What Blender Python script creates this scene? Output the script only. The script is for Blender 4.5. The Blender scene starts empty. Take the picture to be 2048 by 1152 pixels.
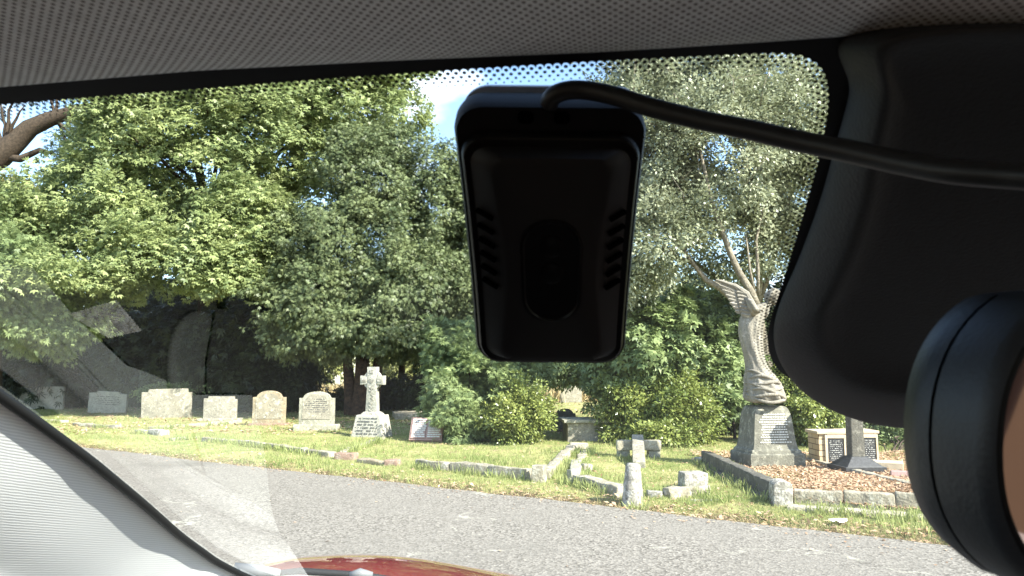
import bpy, bmesh, math, random
import numpy as np
from mathutils import Vector, Matrix, noise
random.seed(7); rng = np.random.default_rng(7)
R = math.radians
S = bpy.context.scene
col = S.collection

# ---------------------------------------------------------------- camera, sky, sun, exposure
FPX = 1490.0; HCAM = 1.25; PITCH = math.atan(169/1490)
camd = bpy.data.cameras.new('camera'); cam = bpy.data.objects.new('camera', camd); col.objects.link(cam)
camd.sensor_width = 36; camd.lens = 36*FPX/2048; camd.clip_start = 0.01; camd.clip_end = 1500
cam.location = (0, 0, HCAM); cam.rotation_euler = (math.pi/2 + PITCH, 0, 0)
camd.dof.use_dof = True; camd.dof.focus_distance = 6.0; camd.dof.aperture_fstop = 32
S.camera = cam
SUN = Vector((0.70, -0.55, 0.74)).normalized()
elev = math.asin(SUN.z); az = math.atan2(SUN.x, SUN.y)
w = bpy.data.worlds.new('World'); S.world = w; w.use_nodes = True
nt = w.node_tree; nt.nodes.clear()
sky = nt.nodes.new('ShaderNodeTexSky'); sky.sky_type = 'NISHITA'; sky.sun_disc = False
sky.sun_elevation = elev; sky.sun_rotation = az; sky.dust_density = 0.6; sky.ozone_density = 1.5
bg = nt.nodes.new('ShaderNodeBackground'); bg.inputs[1].default_value = 0.13
out = nt.nodes.new('ShaderNodeOutputWorld')
tcw = nt.nodes.new('ShaderNodeTexCoord'); nzw = nt.nodes.new('ShaderNodeTexNoise')
nzw.inputs['Scale'].default_value = 3.2; nzw.inputs['Detail'].default_value = 7
crw = nt.nodes.new('ShaderNodeValToRGB'); crw.color_ramp.elements[0].position = 0.54; crw.color_ramp.elements[1].position = 0.68
mpw = nt.nodes.new('ShaderNodeMapping'); mpw.inputs['Scale'].default_value = (1, 1, 2.4)
mxw = nt.nodes.new('ShaderNodeMix'); mxw.data_type = 'RGBA'
nt.links.new(tcw.outputs['Generated'], mpw.inputs['Vector']); nt.links.new(mpw.outputs[0], nzw.inputs['Vector'])
nt.links.new(nzw.outputs['Fac'], crw.inputs['Fac']); nt.links.new(crw.outputs['Color'], mxw.inputs['Factor'])
nt.links.new(sky.outputs[0], mxw.inputs[6]); mxw.inputs[7].default_value = (4.6, 5.0, 5.6, 1)
nt.links.new(mxw.outputs[2], bg.inputs[0]); nt.links.new(bg.outputs[0], out.inputs[0])
sl = bpy.data.lights.new('sun', 'SUN'); sl.energy = 4.6; sl.angle = R(0.5); sl.color = (1, 0.95, 0.86)
so = bpy.data.objects.new('sun', sl); col.objects.link(so)
so.rotation_euler = SUN.to_track_quat('Z', 'Y').to_euler()
S.view_settings.view_transform = 'Standard'; S.view_settings.look = 'None'; S.view_settings.gamma = 1
S.view_settings.exposure = 1.8
S.render.engine = 'CYCLES'; S.cycles.transparent_max_bounces = 16; S.cycles.max_bounces = 6

# ---------------------------------------------------------------- pixel <-> place helpers
cp, sp_ = math.cos(PITCH), math.sin(PITCH)
def ray(px, py):
    a = (px-1024)/FPX; b = (576-py)/FPX
    dy = cp - b*sp_; dz = sp_ + b*cp
    return Vector((a/dy, 1, dz/dy))
def at(px, py, Y):
    return Vector((0, 0, HCAM)) + ray(px, py)*Y
def gr(px, py, z=0.0):
    d = ray(px, py); return Vector((0, 0, HCAM)) + d*((z-HCAM)/d.z)
CF = Vector((0.147, 0.989, 0)).normalized(); CR = Vector((CF.y, -CF.x, 0))
def car(u, r, z): return Vector((0, 0, HCAM)) + CF*u + CR*r + Vector((0, 0, z))
U0, H0, TR = 0.257, 0.1105, math.tan(R(28))
def glass_pt(px, py, off=0.0):
    d = ray(px, py); u = d.dot(CF); Y = (H0 + TR*U0 - off)/(d.z + TR*u)
    return at(px, py, Y)
def glass_ur(u, r, off=0.0): return car(u, r, H0 - TR*(u-U0) - off)

# ---------------------------------------------------------------- materials
def mk(name):
    m = bpy.data.materials.new(name); m.use_nodes = True; n = m.node_tree
    return m, n, n.nodes['Principled BSDF'], n.links
def simple(name, c, rough=0.6, spec=0.5, metal=0, c2=None, scale=8, bump=0, bscale=60, detail=6, coat=0, pos='obj'):
    m, n, b, L = mk(name)
    b.inputs['Roughness'].default_value = rough; b.inputs['Metallic'].default_value = metal
    b.inputs['Specular IOR Level'].default_value = spec; b.inputs['Coat Weight'].default_value = coat
    b.inputs['Base Color'].default_value = (*c, 1)
    if pos == 'obj': v = n.nodes.new('ShaderNodeTexCoord').outputs['Object']
    else: v = n.nodes.new('ShaderNodeNewGeometry').outputs['Position']
    if c2 is not None:
        t = n.nodes.new('ShaderNodeTexNoise'); t.inputs['Scale'].default_value = scale; t.inputs['Detail'].default_value = detail
        t.inputs['Roughness'].default_value = 0.65
        L.new(v, t.inputs['Vector'])
        r = n.nodes.new('ShaderNodeValToRGB'); r.color_ramp.elements[0].position = 0.36; r.color_ramp.elements[1].position = 0.64
        r.color_ramp.elements[0].color = (*c, 1); r.color_ramp.elements[1].color = (*c2, 1)
        L.new(t.outputs['Fac'], r.inputs['Fac']); L.new(r.outputs['Color'], b.inputs['Base Color'])
    if bump:
        t = n.nodes.new('ShaderNodeTexNoise'); t.inputs['Scale'].default_value = bscale; t.inputs['Detail'].default_value = 5
        L.new(v, t.inputs['Vector'])
        bp = n.nodes.new('ShaderNodeBump'); bp.inputs['Strength'].default_value = bump; bp.inputs['Distance'].default_value = 0.02
        L.new(t.outputs['Fac'], bp.inputs['Height']); L.new(bp.outputs['Normal'], b.inputs['Normal'])
    return m
def stone(name, c, lich=(0.62, 0.6, 0.5), dark=(0.13, 0.12, 0.1), rough=0.85, amt=0.5, spots=14):
    c, lich = tuple(x*.74*k for x, k in zip(c, (1.03, 1, .93))), tuple(x*.8*k for x, k in zip(lich, (1.03, 1, .94)))
    m, n, b, L = mk(name); b.inputs['Roughness'].default_value = rough; b.inputs['Specular IOR Level'].default_value = 0.2
    v = n.nodes.new('ShaderNodeNewGeometry').outputs['Position']
    def nz(s, lo, hi, d=8):
        t = n.nodes.new('ShaderNodeTexNoise'); t.inputs['Scale'].default_value = s; t.inputs['Detail'].default_value = d; t.inputs['Roughness'].default_value = 0.7
        L.new(v, t.inputs['Vector']); r = n.nodes.new('ShaderNodeMapRange'); r.inputs[1].default_value = lo; r.inputs[2].default_value = hi
        L.new(t.outputs['Fac'], r.inputs[0]); return r.outputs[0], t
    def mix(f, a, bb):
        x = n.nodes.new('ShaderNodeMix'); x.data_type = 'RGBA'
        L.new(f, x.inputs[0])
        for s, i in ((a, 6), (bb, 7)):
            if isinstance(s, tuple): x.inputs[i].default_value = (*s, 1)
            else: L.new(s, x.inputs[i])
        return x.outputs[2]
    f1, t1 = nz(5, 0.35, 0.68); f2, t2 = nz(spots, 0.56-0.06*amt, 0.64); f3, t3 = nz(spots*1.9, 0.58-0.05*amt, 0.66)
    c1 = mix(f1, c, tuple(x*0.62 for x in c)); c2 = mix(f2, c1, lich); c3 = mix(f3, c2, dark)
    L.new(c3, b.inputs['Base Color'])
    t = n.nodes.new('ShaderNodeTexNoise'); t.inputs['Scale'].default_value = 45; t.inputs['Detail'].default_value = 6; L.new(v, t.inputs['Vector'])
    bp = n.nodes.new('ShaderNodeBump'); bp.inputs['Strength'].default_value = 0.7; bp.inputs['Distance'].default_value = 0.015
    L.new(t.outputs['Fac'], bp.inputs['Height']); L.new(bp.outputs['Normal'], b.inputs['Normal'])
    return m
def leafmat(name, c, c2, trans=0.3, rough=0.45, spec=0.35, nscale=0.9):
    m, n, b, L = mk(name); b.inputs['Roughness'].default_value = rough; b.inputs['Specular IOR Level'].default_value = spec
    a = n.nodes.new('ShaderNodeAttribute'); a.attribute_name = 'rnd'
    r = n.nodes.new('ShaderNodeValToRGB'); e = r.color_ramp.elements
    e[0].color = (*c, 1); e[1].color = (*c2, 1); e[0].position = 0.15; e[1].position = 0.9
    t = n.nodes.new('ShaderNodeTexNoise'); t.inputs['Scale'].default_value = nscale; t.inputs['Detail'].default_value = 3
    L.new(n.nodes.new('ShaderNodeNewGeometry').outputs['Position'], t.inputs['Vector'])
    ad = n.nodes.new('ShaderNodeMath'); ad.operation = 'MULTIPLY_ADD'; ad.inputs[1].default_value = 1.1; ad.inputs[2].default_value = -0.3
    L.new(t.outputs['Fac'], ad.inputs[0])
    a2 = n.nodes.new('ShaderNodeMath'); a2.operation = 'MULTIPLY_ADD'; a2.inputs[1].default_value = 0.6
    L.new(a.outputs['Fac'], a2.inputs[0]); L.new(ad.outputs[0], a2.inputs[2]); L.new(a2.outputs[0], r.inputs['Fac'])
    L.new(r.outputs['Color'], b.inputs['Base Color'])
    tr = n.nodes.new('ShaderNodeBsdfTranslucent'); L.new(r.outputs['Color'], tr.inputs['Color'])
    mx = n.nodes.new('ShaderNodeMixShader'); mx.inputs[0].default_value = trans
    L.new(b.outputs[0], mx.inputs[1]); L.new(tr.outputs[0], mx.inputs[2]); L.new(mx.outputs[0], n.nodes['Material Output'].inputs[0])
    return m

M = {}
M['black_plastic'] = simple('black_plastic', (0.002, 0.002, 0.0024), 0.55, 0.14, bump=0.05, bscale=900)
M['face_plastic'] = simple('face_plastic', (0.0055, 0.005, 0.005), 0.5, 0.22)  # lighter black stands in for light on the face wedges
M['black_gloss'] = simple('black_gloss', (0.001, 0.001, 0.001), 0.35, 0.12)
M['dark_slot'] = simple('dark_slot', (0.001, 0.001, 0.001), 0.9, 0.0)
M['frit'] = simple('frit', (0.004, 0.004, 0.005), 0.5, 0.25)
M['housing'] = simple('housing', (0.014, 0.0143, 0.0152), 0.62, 0.25, bump=0.12, bscale=700)
M['mirror_shell'] = simple('mirror_shell', (0.016, 0.017, 0.019), 0.45, 0.35, bump=0.08, bscale=800)
M['cable'] = simple('cable', (0.009, 0.0085, 0.008), 0.45, 0.35)
M['plate_clear'] = simple('plate_clear', (0.3, 0.33, 0.36), 0.35)
M['reflection_grey'] = simple('reflection_grey', (0.17, 0.18, 0.175), 0.9, 0.1)  # grey of the unseen disc mirrored in the windscreen
M['gasket'] = simple('gasket', (0.006, 0.006, 0.006), 0.6, 0.3)
M['red_paint'] = simple('red_paint', (0.24, 0.005, 0.011), 0.3, 0.5, coat=1.0)
M['trim_black'] = simple('trim_black', (0.02, 0.02, 0.02), 0.6)
M['dash'] = simple('dash', (0.065, 0.065, 0.066), 0.7, 0.3, bump=0.2, bscale=300)
M['dash_pale'] = simple('dash_pale', (0.36, 0.38, 0.37), 0.8, 0.2)
M['paper'] = simple('paper', (0.85, 0.84, 0.8), 0.7, 0.2, c2=(0.35, 0.34, 0.33), scale=90)
M['leather'] = simple('leather', (0.09, 0.038, 0.028), 0.6, 0.3, c2=(0.13, 0.055, 0.04), scale=10)
M['tyre'] = simple('tyre', (0.02, 0.02, 0.02), 0.85)
M['rim'] = simple('rim', (0.5, 0.5, 0.52), 0.3, 0.5, 0.9)
M['pale_plastic'] = simple('pale_plastic', (0.2, 0.205, 0.21), 0.5)
m, n, b, L = mk('mirror'); b.inputs['Metallic'].default_value = 1; b.inputs['Roughness'].default_value = 0.03; b.inputs['Base Color'].default_value = (0.32, 0.25, 0.23, 1); M['mirror'] = m  # dark warm tint stands in for a brown cabin reflection

def fabric(name, c, hole, period, thr, rib=None, bump=0.5, noise_amt=0.12):
    """woven cloth: rows of small holes (staggered) or ribs, laid out in the car's own metres"""
    m, n, b, L = mk(name); b.inputs['Roughness'].default_value = 0.95; b.inputs['Specular IOR Level'].default_value = 0.05
    uv = n.nodes.new('ShaderNodeUVMap').outputs[0]
    sx = n.nodes.new('ShaderNodeSeparateXYZ'); L.new(uv, sx.inputs[0])
    def mth(op, a, bb=None, c3=None):
        x = n.nodes.new('ShaderNodeMath'); x.operation = op
        for i, s in enumerate((a, bb, c3)):
            if s is None: continue
            if isinstance(s, (int, float)): x.inputs[i].default_value = s
            else: L.new(s, x.inputs[i])
        return x.outputs[0]
    k = 2*math.pi/period
    if rib is None:
        h = mth('ADD', mth('COSINE', mth('MULTIPLY', mth('ADD', sx.outputs[0], sx.outputs[1]), k/1.0)),
                mth('COSINE', mth('MULTIPLY', mth('SUBTRACT', sx.outputs[0], sx.outputs[1]), k/1.0)))
        f = mth('SMOOTH_MIN', mth('MAXIMUM', mth('MULTIPLY', mth('SUBTRACT', h, thr), 2.2), 0.0), 1.0, 0.1)
    else:
        wv = mth('MULTIPLY', mth('SINE', mth('MULTIPLY', sx.outputs[0], k*0.35)), 0.35)
        h = mth('SINE', mth('ADD', mth('MULTIPLY', sx.outputs[1], k), wv))
        f = mth('MULTIPLY', mth('ADD', h, 1.0), 0.5)
    t = n.nodes.new('ShaderNodeTexNoise'); t.inputs['Scale'].default_value = 180; t.inputs['Detail'].default_value = 4; L.new(uv, t.inputs['Vector'])
    cc = n.nodes.new('ShaderNodeMix'); cc.data_type = 'RGBA'; cc.inputs[6].default_value = (*c, 1)
    cc.inputs[7].default_value = (*[x*(1-3*noise_amt) for x in c], 1); L.new(t.outputs['Fac'], cc.inputs[0])
    mx = n.nodes.new('ShaderNodeMix'); mx.data_type = 'RGBA'; L.new(cc.outputs[2], mx.inputs[6]); mx.inputs[7].default_value = (*hole, 1)
    L.new(f, mx.inputs[0]); L.new(mx.outputs[2], b.inputs['Base Color'])
    bp = n.nodes.new('ShaderNodeBump'); bp.inputs['Strength'].default_value = bump; bp.inputs['Distance'].default_value = 0.0008; bp.invert = True
    L.new(f, bp.inputs['Height']); L.new(bp.outputs[0], b.inputs['Normal'])
    return m
M['headliner'] = fabric('headliner', (0.82, 0.86, 0.87), (0.2, 0.2, 0.2), 0.0034, 0.5)
M['pillar_cloth'] = fabric('pillar_cloth', (0.76, 0.77, 0.77), (0.62, 0.63, 0.64), 0.0021, 0, rib=1, bump=0.15, noise_amt=0.02)

# windscreen glass: thin pane, mirror share rising towards grazing angles
m = bpy.data.materials.new('windscreen_glass'); m.use_nodes = True; n = m.node_tree; n.nodes.clear(); L = n.links
g = n.nodes.new('ShaderNodeNewGeometry'); dt = n.nodes.new('ShaderNodeVectorMath'); dt.operation = 'DOT_PRODUCT'
L.new(g.outputs['Normal'], dt.inputs[0]); L.new(g.outputs['Incoming'], dt.inputs[1])
def mth(op, a, bb=None):
    x = n.nodes.new('ShaderNodeMath'); x.operation = op
    for i, s in enumerate((a, bb)):
        if s is None: continue
        if isinstance(s, (int, float)): x.inputs[i].default_value = s
        else: L.new(s, x.inputs[i])
    return x.outputs[0]
f = mth('ADD', mth('MULTIPLY', mth('POWER', mth('SUBTRACT', 1.0, mth('ABSOLUTE', dt.outputs['Value'])), 5.0), 0.6), 0.034)
tb = n.nodes.new('ShaderNodeBsdfTransparent'); tb.inputs[0].default_value = (0.93, 0.97, 0.95, 1)
gb = n.nodes.new('ShaderNodeBsdfGlossy'); gb.inputs['Roughness'].default_value = 0.0
mx = n.nodes.new('ShaderNodeMixShader'); L.new(f, mx.inputs[0]); L.new(tb.outputs[0], mx.inputs[1]); L.new(gb.outputs[0], mx.inputs[2])
o_ = n.nodes.new('ShaderNodeOutputMaterial'); L.new(mx.outputs[0], o_.inputs[0]); M['glass'] = m

# ground, road
_a = gr(170, 896); _b = gr(1840, 1087); EDX = (_b-_a).normalized(); EDS = 1 if EDX.x > 0 else -1; EDO = (-EDX.y*_a.x + EDX.x*_a.y)*EDS
m, n, b, L = mk('grass_ground'); b.inputs['Roughness'].default_value = 1; b.inputs['Specular IOR Level'].default_value = 0
v = n.nodes.new('ShaderNodeNewGeometry').outputs['Position']
def nzf(s, lo, hi, d=7):
    t = n.nodes.new('ShaderNodeTexNoise'); t.inputs['Scale'].default_value = s; t.inputs['Detail'].default_value = d; t.inputs['Roughness'].default_value = 0.7
    L.new(v, t.inputs['Vector']); r = n.nodes.new('ShaderNodeMapRange'); r.inputs[1].default_value = lo; r.inputs[2].default_value = hi
    L.new(t.outputs['Fac'], r.inputs[0]); return r.outputs[0]
def mixc(f, a, bb):
    x = n.nodes.new('ShaderNodeMix'); x.data_type = 'RGBA'; L.new(f, x.inputs[0])
    for s, i in ((a, 6), (bb, 7)):
        if isinstance(s, tuple): x.inputs[i].default_value = (*s, 1)
        else: L.new(s, x.inputs[i])
    return x.outputs[2]
base = mixc(nzf(1.3, 0.4, 0.62), (0.22, 0.26, 0.09), (0.42, 0.38, 0.18))
base = mixc(nzf(22, 0.45, 0.7), base, (0.13, 0.1, 0.055)); base = mixc(nzf(2.6, 0.56, 0.64), base, (0.3, 0.24, 0.14))
sy = n.nodes.new('ShaderNodeSeparateXYZ'); L.new(v, sy.inputs[0])
fr = n.nodes.new('ShaderNodeMapRange'); fr.inputs[1].default_value = 33; fr.inputs[2].default_value = 37; L.new(sy.outputs[1], fr.inputs[0])
dry = mixc(nzf(3, 0.4, 0.6), (0.5, 0.42, 0.25), (0.4, 0.35, 0.2))
base = mixc(fr.outputs[0], base, dry)
dp = n.nodes.new('ShaderNodeVectorMath'); dp.operation = 'DOT_PRODUCT'; L.new(v, dp.inputs[0]); dp.inputs[1].default_value = (-EDX[1]*EDS, EDX[0]*EDS, 0)
wn = n.nodes.new('ShaderNodeTexNoise'); wn.inputs['Scale'].default_value = 2.2; wn.inputs['Detail'].default_value = 6; L.new(v, wn.inputs['Vector'])
ws = n.nodes.new('ShaderNodeMath'); ws.operation = 'MULTIPLY_ADD'; ws.inputs[1].default_value = -.9; L.new(wn.outputs['Fac'], ws.inputs[0]); L.new(dp.outputs['Value'], ws.inputs[2])
er = n.nodes.new('ShaderNodeMapRange'); er.inputs[1].default_value = EDO-.28; er.inputs[2].default_value = EDO-.05; er.inputs[3].default_value = 1; er.inputs[4].default_value = 0; L.new(ws.outputs[0], er.inputs[0])
base = mixc(er.outputs[0], base, (0.12, 0.085, 0.055))
L.new(base, b.inputs['Base Color']); M['ground'] = m
m, n, b, L = mk('asphalt'); b.inputs['Roughness'].default_value = 0.85; b.inputs['Specular IOR Level'].default_value = 0.08
v = n.nodes.new('ShaderNodeNewGeometry').outputs['Position']
vo = n.nodes.new('ShaderNodeTexVoronoi'); vo.inputs['Scale'].default_value = 58; L.new(v, vo.inputs['Vector'])
rr = n.nodes.new('ShaderNodeValToRGB'); e = rr.color_ramp.elements; e[0].color = (0.105, 0.094, 0.08, 1); e[1].color = (0.335, 0.305, 0.265, 1); e[0].position = 0.1; e[1].position = 0.95
L.new(vo.outputs['Color'], rr.inputs['Fac'])
c0 = mixc(nzf(0.7, 0.42, 0.75), rr.outputs['Color'], (0.225, 0.205, 0.178)); c0 = mixc(nzf(0.35, 0.55, 0.72), c0, (0.13, 0.118, 0.1))
c0 = mixc(nzf(28, 0.6, 0.72), c0, (0.4, 0.38, 0.33))
vc = n.nodes.new('ShaderNodeTexVoronoi'); vc.feature = 'DISTANCE_TO_EDGE'; vc.inputs['Scale'].default_value = 0.55
nd = n.nodes.new('ShaderNodeTexNoise'); nd.inputs['Scale'].default_value = 3; nd.inputs['Detail'].default_value = 5; L.new(v, nd.inputs['Vector'])
ma = n.nodes.new('ShaderNodeMix'); ma.data_type = 'RGBA'; ma.inputs[0].default_value = 0.45; L.new(v, ma.inputs[6]); L.new(nd.outputs['Color'], ma.inputs[7]); L.new(ma.outputs[2], vc.inputs['Vector'])
cr = n.nodes.new('ShaderNodeMapRange'); cr.inputs[1].default_value = 0.009; cr.inputs[2].default_value = 0.0; L.new(vc.outputs['Distance'], cr.inputs[0])
gm = n.nodes.new('ShaderNodeMath'); gm.operation = 'MULTIPLY'; L.new(cr.outputs[0], gm.inputs[0]); L.new(nzf(2.0, 0.5, 0.6), gm.inputs[1])
c0 = mixc(gm.outputs[0], c0, (0.42, 0.4, 0.33))
L.new(c0, b.inputs['Base Color'])
bp = n.nodes.new('ShaderNodeBump'); bp.inputs['Strength'].default_value = 0.6; bp.inputs['Distance'].default_value = 0.006; L.new(vo.outputs['Distance'], bp.inputs['Height']); L.new(bp.outputs[0], b.inputs['Normal'])
M['asphalt'] = m

M['stone_cream'] = stone('stone_cream', (0.6, 0.55, 0.44)); M['stone_white'] = stone('stone_white', (0.62, 0.61, 0.56), amt=0.3)
M['stone_grey'] = stone('stone_grey', (0.45, 0.42, 0.36)); M['stone_tan'] = stone('stone_tan', (0.5, 0.42, 0.3), lich=(0.56, 0.52, 0.42))
M['stone_green'] = stone('stone_green', (0.52, 0.51, 0.43)); M['stone_kerb'] = stone('stone_kerb', (0.45, 0.41, 0.33), lich=(0.66, 0.64, 0.56), amt=0.9, spots=10)
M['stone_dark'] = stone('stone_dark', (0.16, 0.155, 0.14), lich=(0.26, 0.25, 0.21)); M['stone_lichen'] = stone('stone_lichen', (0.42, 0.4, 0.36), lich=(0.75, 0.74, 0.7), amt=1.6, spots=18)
M['stone_ped'] = stone('stone_ped', (0.25, 0.245, 0.21), lich=(0.38, 0.37, 0.31), amt=.8); M['stone_angel'] = stone('stone_angel', (0.36, 0.335, 0.295), lich=(0.46, 0.43, 0.385), amt=0.2)
M['granite_red'] = simple('granite_red', (0.34, 0.2, 0.17), 0.5, c2=(0.42, 0.28, 0.24), scale=60, pos='w')
M['stone_pink'] = stone('stone_pink', (0.42, 0.29, 0.24), lich=(0.5, 0.42, 0.36))
M['granite_black'] = simple('granite_black', (0.02, 0.02, 0.021), 0.5, c2=(0.05, 0.05, 0.052), scale=30, pos='w')
M['granite_grey'] = stone('granite_grey', (0.16, 0.155, 0.14), lich=(0.25, 0.24, 0.21))
M['letters'] = simple('letters', (0.66, 0.65, 0.61), 0.8); M['letters_dark'] = simple('letters_dark', (0.1, 0.1, 0.1), 0.8)
M['bark'] = simple('bark', (0.1, 0.075, 0.055), 0.9, 0.1, c2=(0.05, 0.04, 0.03), scale=14, bump=1, bscale=30, pos='w')
M['bark_red'] = simple('bark_red', (0.13, 0.075, 0.052), 0.9, 0.1, c2=(0.04, 0.03, 0.024), scale=9, bump=1, bscale=25, pos='w')
M['bark_pale'] = simple('bark_pale', (0.28, 0.245, 0.19), 0.9, 0.1, c2=(0.15, 0.13, 0.1), scale=14, bump=1, bscale=30, pos='w')
M['leaf_maple'] = leafmat('leaf_maple', (0.15, 0.2, 0.08), (0.4, 0.45, 0.19), 0.42)
M['leaf_yew'] = leafmat('leaf_yew', (0.065, 0.092, 0.04), (0.2, 0.235, 0.105), 0.15)
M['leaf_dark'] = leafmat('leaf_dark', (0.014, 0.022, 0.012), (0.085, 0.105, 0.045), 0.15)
M['leaf_oak'] = leafmat('leaf_oak', (0.17, 0.195, 0.11), (0.44, 0.46, 0.31), 0.3, rough=0.35, spec=0.6)
M['leaf_holly'] = leafmat('leaf_holly', (0.11, 0.155, 0.04), (0.32, 0.35, 0.1), 0.2, rough=0.3, spec=0.6)
M['leaf_blue'] = leafmat('leaf_blue', (0.13, 0.18, 0.075), (0.33, 0.4, 0.17), 0.32)
M['leaf_gold'] = leafmat('leaf_gold', (0.17, 0.17, 0.05), (0.3, 0.28, 0.1), 0.2)
M['leaf_far'] = leafmat('leaf_far', (0.16, 0.2, 0.06), (0.35, 0.35, 0.14), 0.3)
M['grass'] = leafmat('grass', (0.2, 0.255, 0.08), (0.45, 0.47, 0.2), 0.35, rough=0.7, spec=0.15, nscale=0.8)
M['dry_grass'] = leafmat('dry_grass', (0.38, 0.29, 0.15), (0.55, 0.46, 0.27), 0.2, rough=0.9, spec=0.05, nscale=2)
M['litter'] = leafmat('litter', (0.33, 0.2, 0.12), (0.6, 0.43, 0.29), 0.1, rough=0.9, spec=0.1, nscale=4)

# ---------------------------------------------------------------- object helpers
def tag(o, label=None, cat=None, group=None, kind=None):
    if label: o['label'] = label
    if cat: o['category'] = cat
    if group: o['group'] = group
    if kind: o['kind'] = kind
    return o
def empty(name, loc=(0, 0, 0), rz=0, **k):
    o = bpy.data.objects.new(name, None); col.objects.link(o); o.location = loc; o.rotation_euler = (0, 0, rz); o.empty_display_size = 0.1
    tag(o, **k); return o
def link(name, me, mat, parent=None):
    o = bpy.data.objects.new(name, me); col.objects.link(o)
    if mat is not None: me.materials.append(M[mat])
    if parent is not None:
        o.parent = parent
    return o
class MB:
    """collects pieces (in world metres, or local to the parent) and links them as one mesh"""
    def __init__(s): s.v = []; s.f = []
    def add(s, vs, fs):
        k = len(s.v); s.v += [tuple(x) for x in vs]; s.f += [tuple(i+k for i in f) for f in fs]
    def box(s, c, d, rot=None, taper=(1, 1)):
        hx, hy, hz = d[0]/2, d[1]/2, d[2]/2; vs = []
        for z, t in ((-hz, (1, 1)), (hz, taper)):
            for x, y in ((-hx, -hy), (hx, -hy), (hx, hy), (-hx, hy)):
                p = Vector((x*t[0], y*t[1], z));
                if rot is not None: p = rot @ p
                vs.append(p + Vector(c))
        s.add(vs, [(0, 3, 2, 1), (4, 5, 6, 7), (0, 1, 5, 4), (1, 2, 6, 5), (2, 3, 7, 6), (3, 0, 4, 7)])
    def prism(s, outline, y0, y1):
        """outline in (x,z), extruded along y from y0 (front) to y1"""
        k = len(outline)
        vs = [(x, y0, z) for x, z in outline] + [(x, y1, z) for x, z in outline]
        fs = [tuple(range(k)), tuple(range(2*k-1, k-1, -1))] + [(i, i+k, (i+1) % k+k, (i+1) % k) for i in range(k)]
        s.add(vs, fs)
    def tube(s, pts, rads, n=8, caps=True):
        pts = [Vector(p) for p in pts]; k0 = len(s.v); prev = None; rings = []
        for i, p in enumerate(pts):
            d = (pts[min(i+1, len(pts)-1)] - pts[max(i-1, 0)])
            if d.length < 1e-9: d = Vector((0, 0, 1))
            d.normalize()
            if prev is None:
                a = d.orthogonal().normalized()
            else:
                a = (prev - d*prev.dot(d));
                a = a.normalized() if a.length > 1e-6 else d.orthogonal().normalized()
            prev = a; bb = d.cross(a)
            rings.append([p + (a*math.cos(2*math.pi*j/n) + bb*math.sin(2*math.pi*j/n))*rads[i] for j in range(n)])
        vs = [q for r_ in rings for q in r_]; fs = []
        for i in range(len(rings)-1):
            for j in range(n): fs.append((i*n+j, i*n+(j+1) % n, (i+1)*n+(j+1) % n, (i+1)*n+j))
        if caps:
            fs.append(tuple(range(n-1, -1, -1))); fs.append(tuple((len(rings)-1)*n+j for j in range(n)))
        s.add(vs, fs)
    def loft(s, rings, cap0=True, cap1=True):
        n = len(rings[0]); fs = []
        for i in range(len(rings)-1):
            for j in range(n): fs.append((i*n+j, i*n+(j+1) % n, (i+1)*n+(j+1) % n, (i+1)*n+j))
        if cap0: fs.append(tuple(range(n-1, -1, -1)))
        if cap1: fs.append(tuple((len(rings)-1)*n+j for j in range(n)))
        s.add([q for r_ in rings for q in r_], fs)
    def build(s, name, mat, parent=None, smooth=False, bevel=0, segs=2, sub=0, rough=0, rscale=6, recalc=True):
        me = bpy.data.meshes.new(name); me.from_pydata(s.v, [], s.f)
        bm = bmesh.new(); bm.from_mesh(me)
        if recalc: bmesh.ops.recalc_face_normals(bm, faces=bm.faces)
        if bevel: bmesh.ops.bevel(bm, geom=list(bm.edges), offset=bevel, segments=segs, affect='EDGES', profile=0.6, clamp_overlap=True)
        if rough:
            for _ in range(6):
                ed = [e for e in bm.edges if e.calc_length() > rough*4]
                if not ed or len(bm.verts) > 6000: break
                bmesh.ops.subdivide_edges(bm, edges=ed, cuts=1, use_grid_fill=True)
            bmesh.ops.triangulate(bm, faces=[f for f in bm.faces if len(f.verts) > 4])
            off = Vector((random.random()*50, 0, 0))
            for vv in bm.verts:
                d = noise.noise_vector(vv.co*rscale+off)*rough*0.6 + noise.noise_vector(vv.co*rscale*4+off)*rough*0.3
                vv.co += d
        bm.to_mesh(me); bm.free()
        if smooth: me.polygons.foreach_set('use_smooth', [True]*len(me.polygons))
        o = link(name, me, mat, parent)
        if smooth == 'auto': me.polygons.foreach_set('use_smooth', [True]*len(me.polygons)); me.set_sharp_from_angle(angle=R(38))
        if sub:
            md = o.modifiers.new('s', 'SUBSURF'); md.levels = sub; md.render_levels = sub
        return o
def np_mesh(name, V, F, mat, parent=None, rnd=None):
    """V (n,3) F (m,k) arrays"""
    me = bpy.data.meshes.new(name); n, m_, k = len(V), len(F), F.shape[1]
    me.vertices.add(n); me.vertices.foreach_set('co', V.astype(np.float32).ravel())
    me.loops.add(m_*k); me.loops.foreach_set('vertex_index', F.astype(np.int32).ravel())
    me.polygons.add(m_); me.polygons.foreach_set('loop_start', np.arange(0, m_*k, k, dtype=np.int32))
    me.update(calc_edges=True)
    if rnd is not None:
        a = me.attributes.new('rnd', 'FLOAT', 'FACE'); a.data.foreach_set('value', rnd.astype(np.float32))
    return link(name, me, mat, parent)
def nrmz(a): return a/np.maximum(np.linalg.norm(a, axis=1, keepdims=True), 1e-9)
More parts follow.
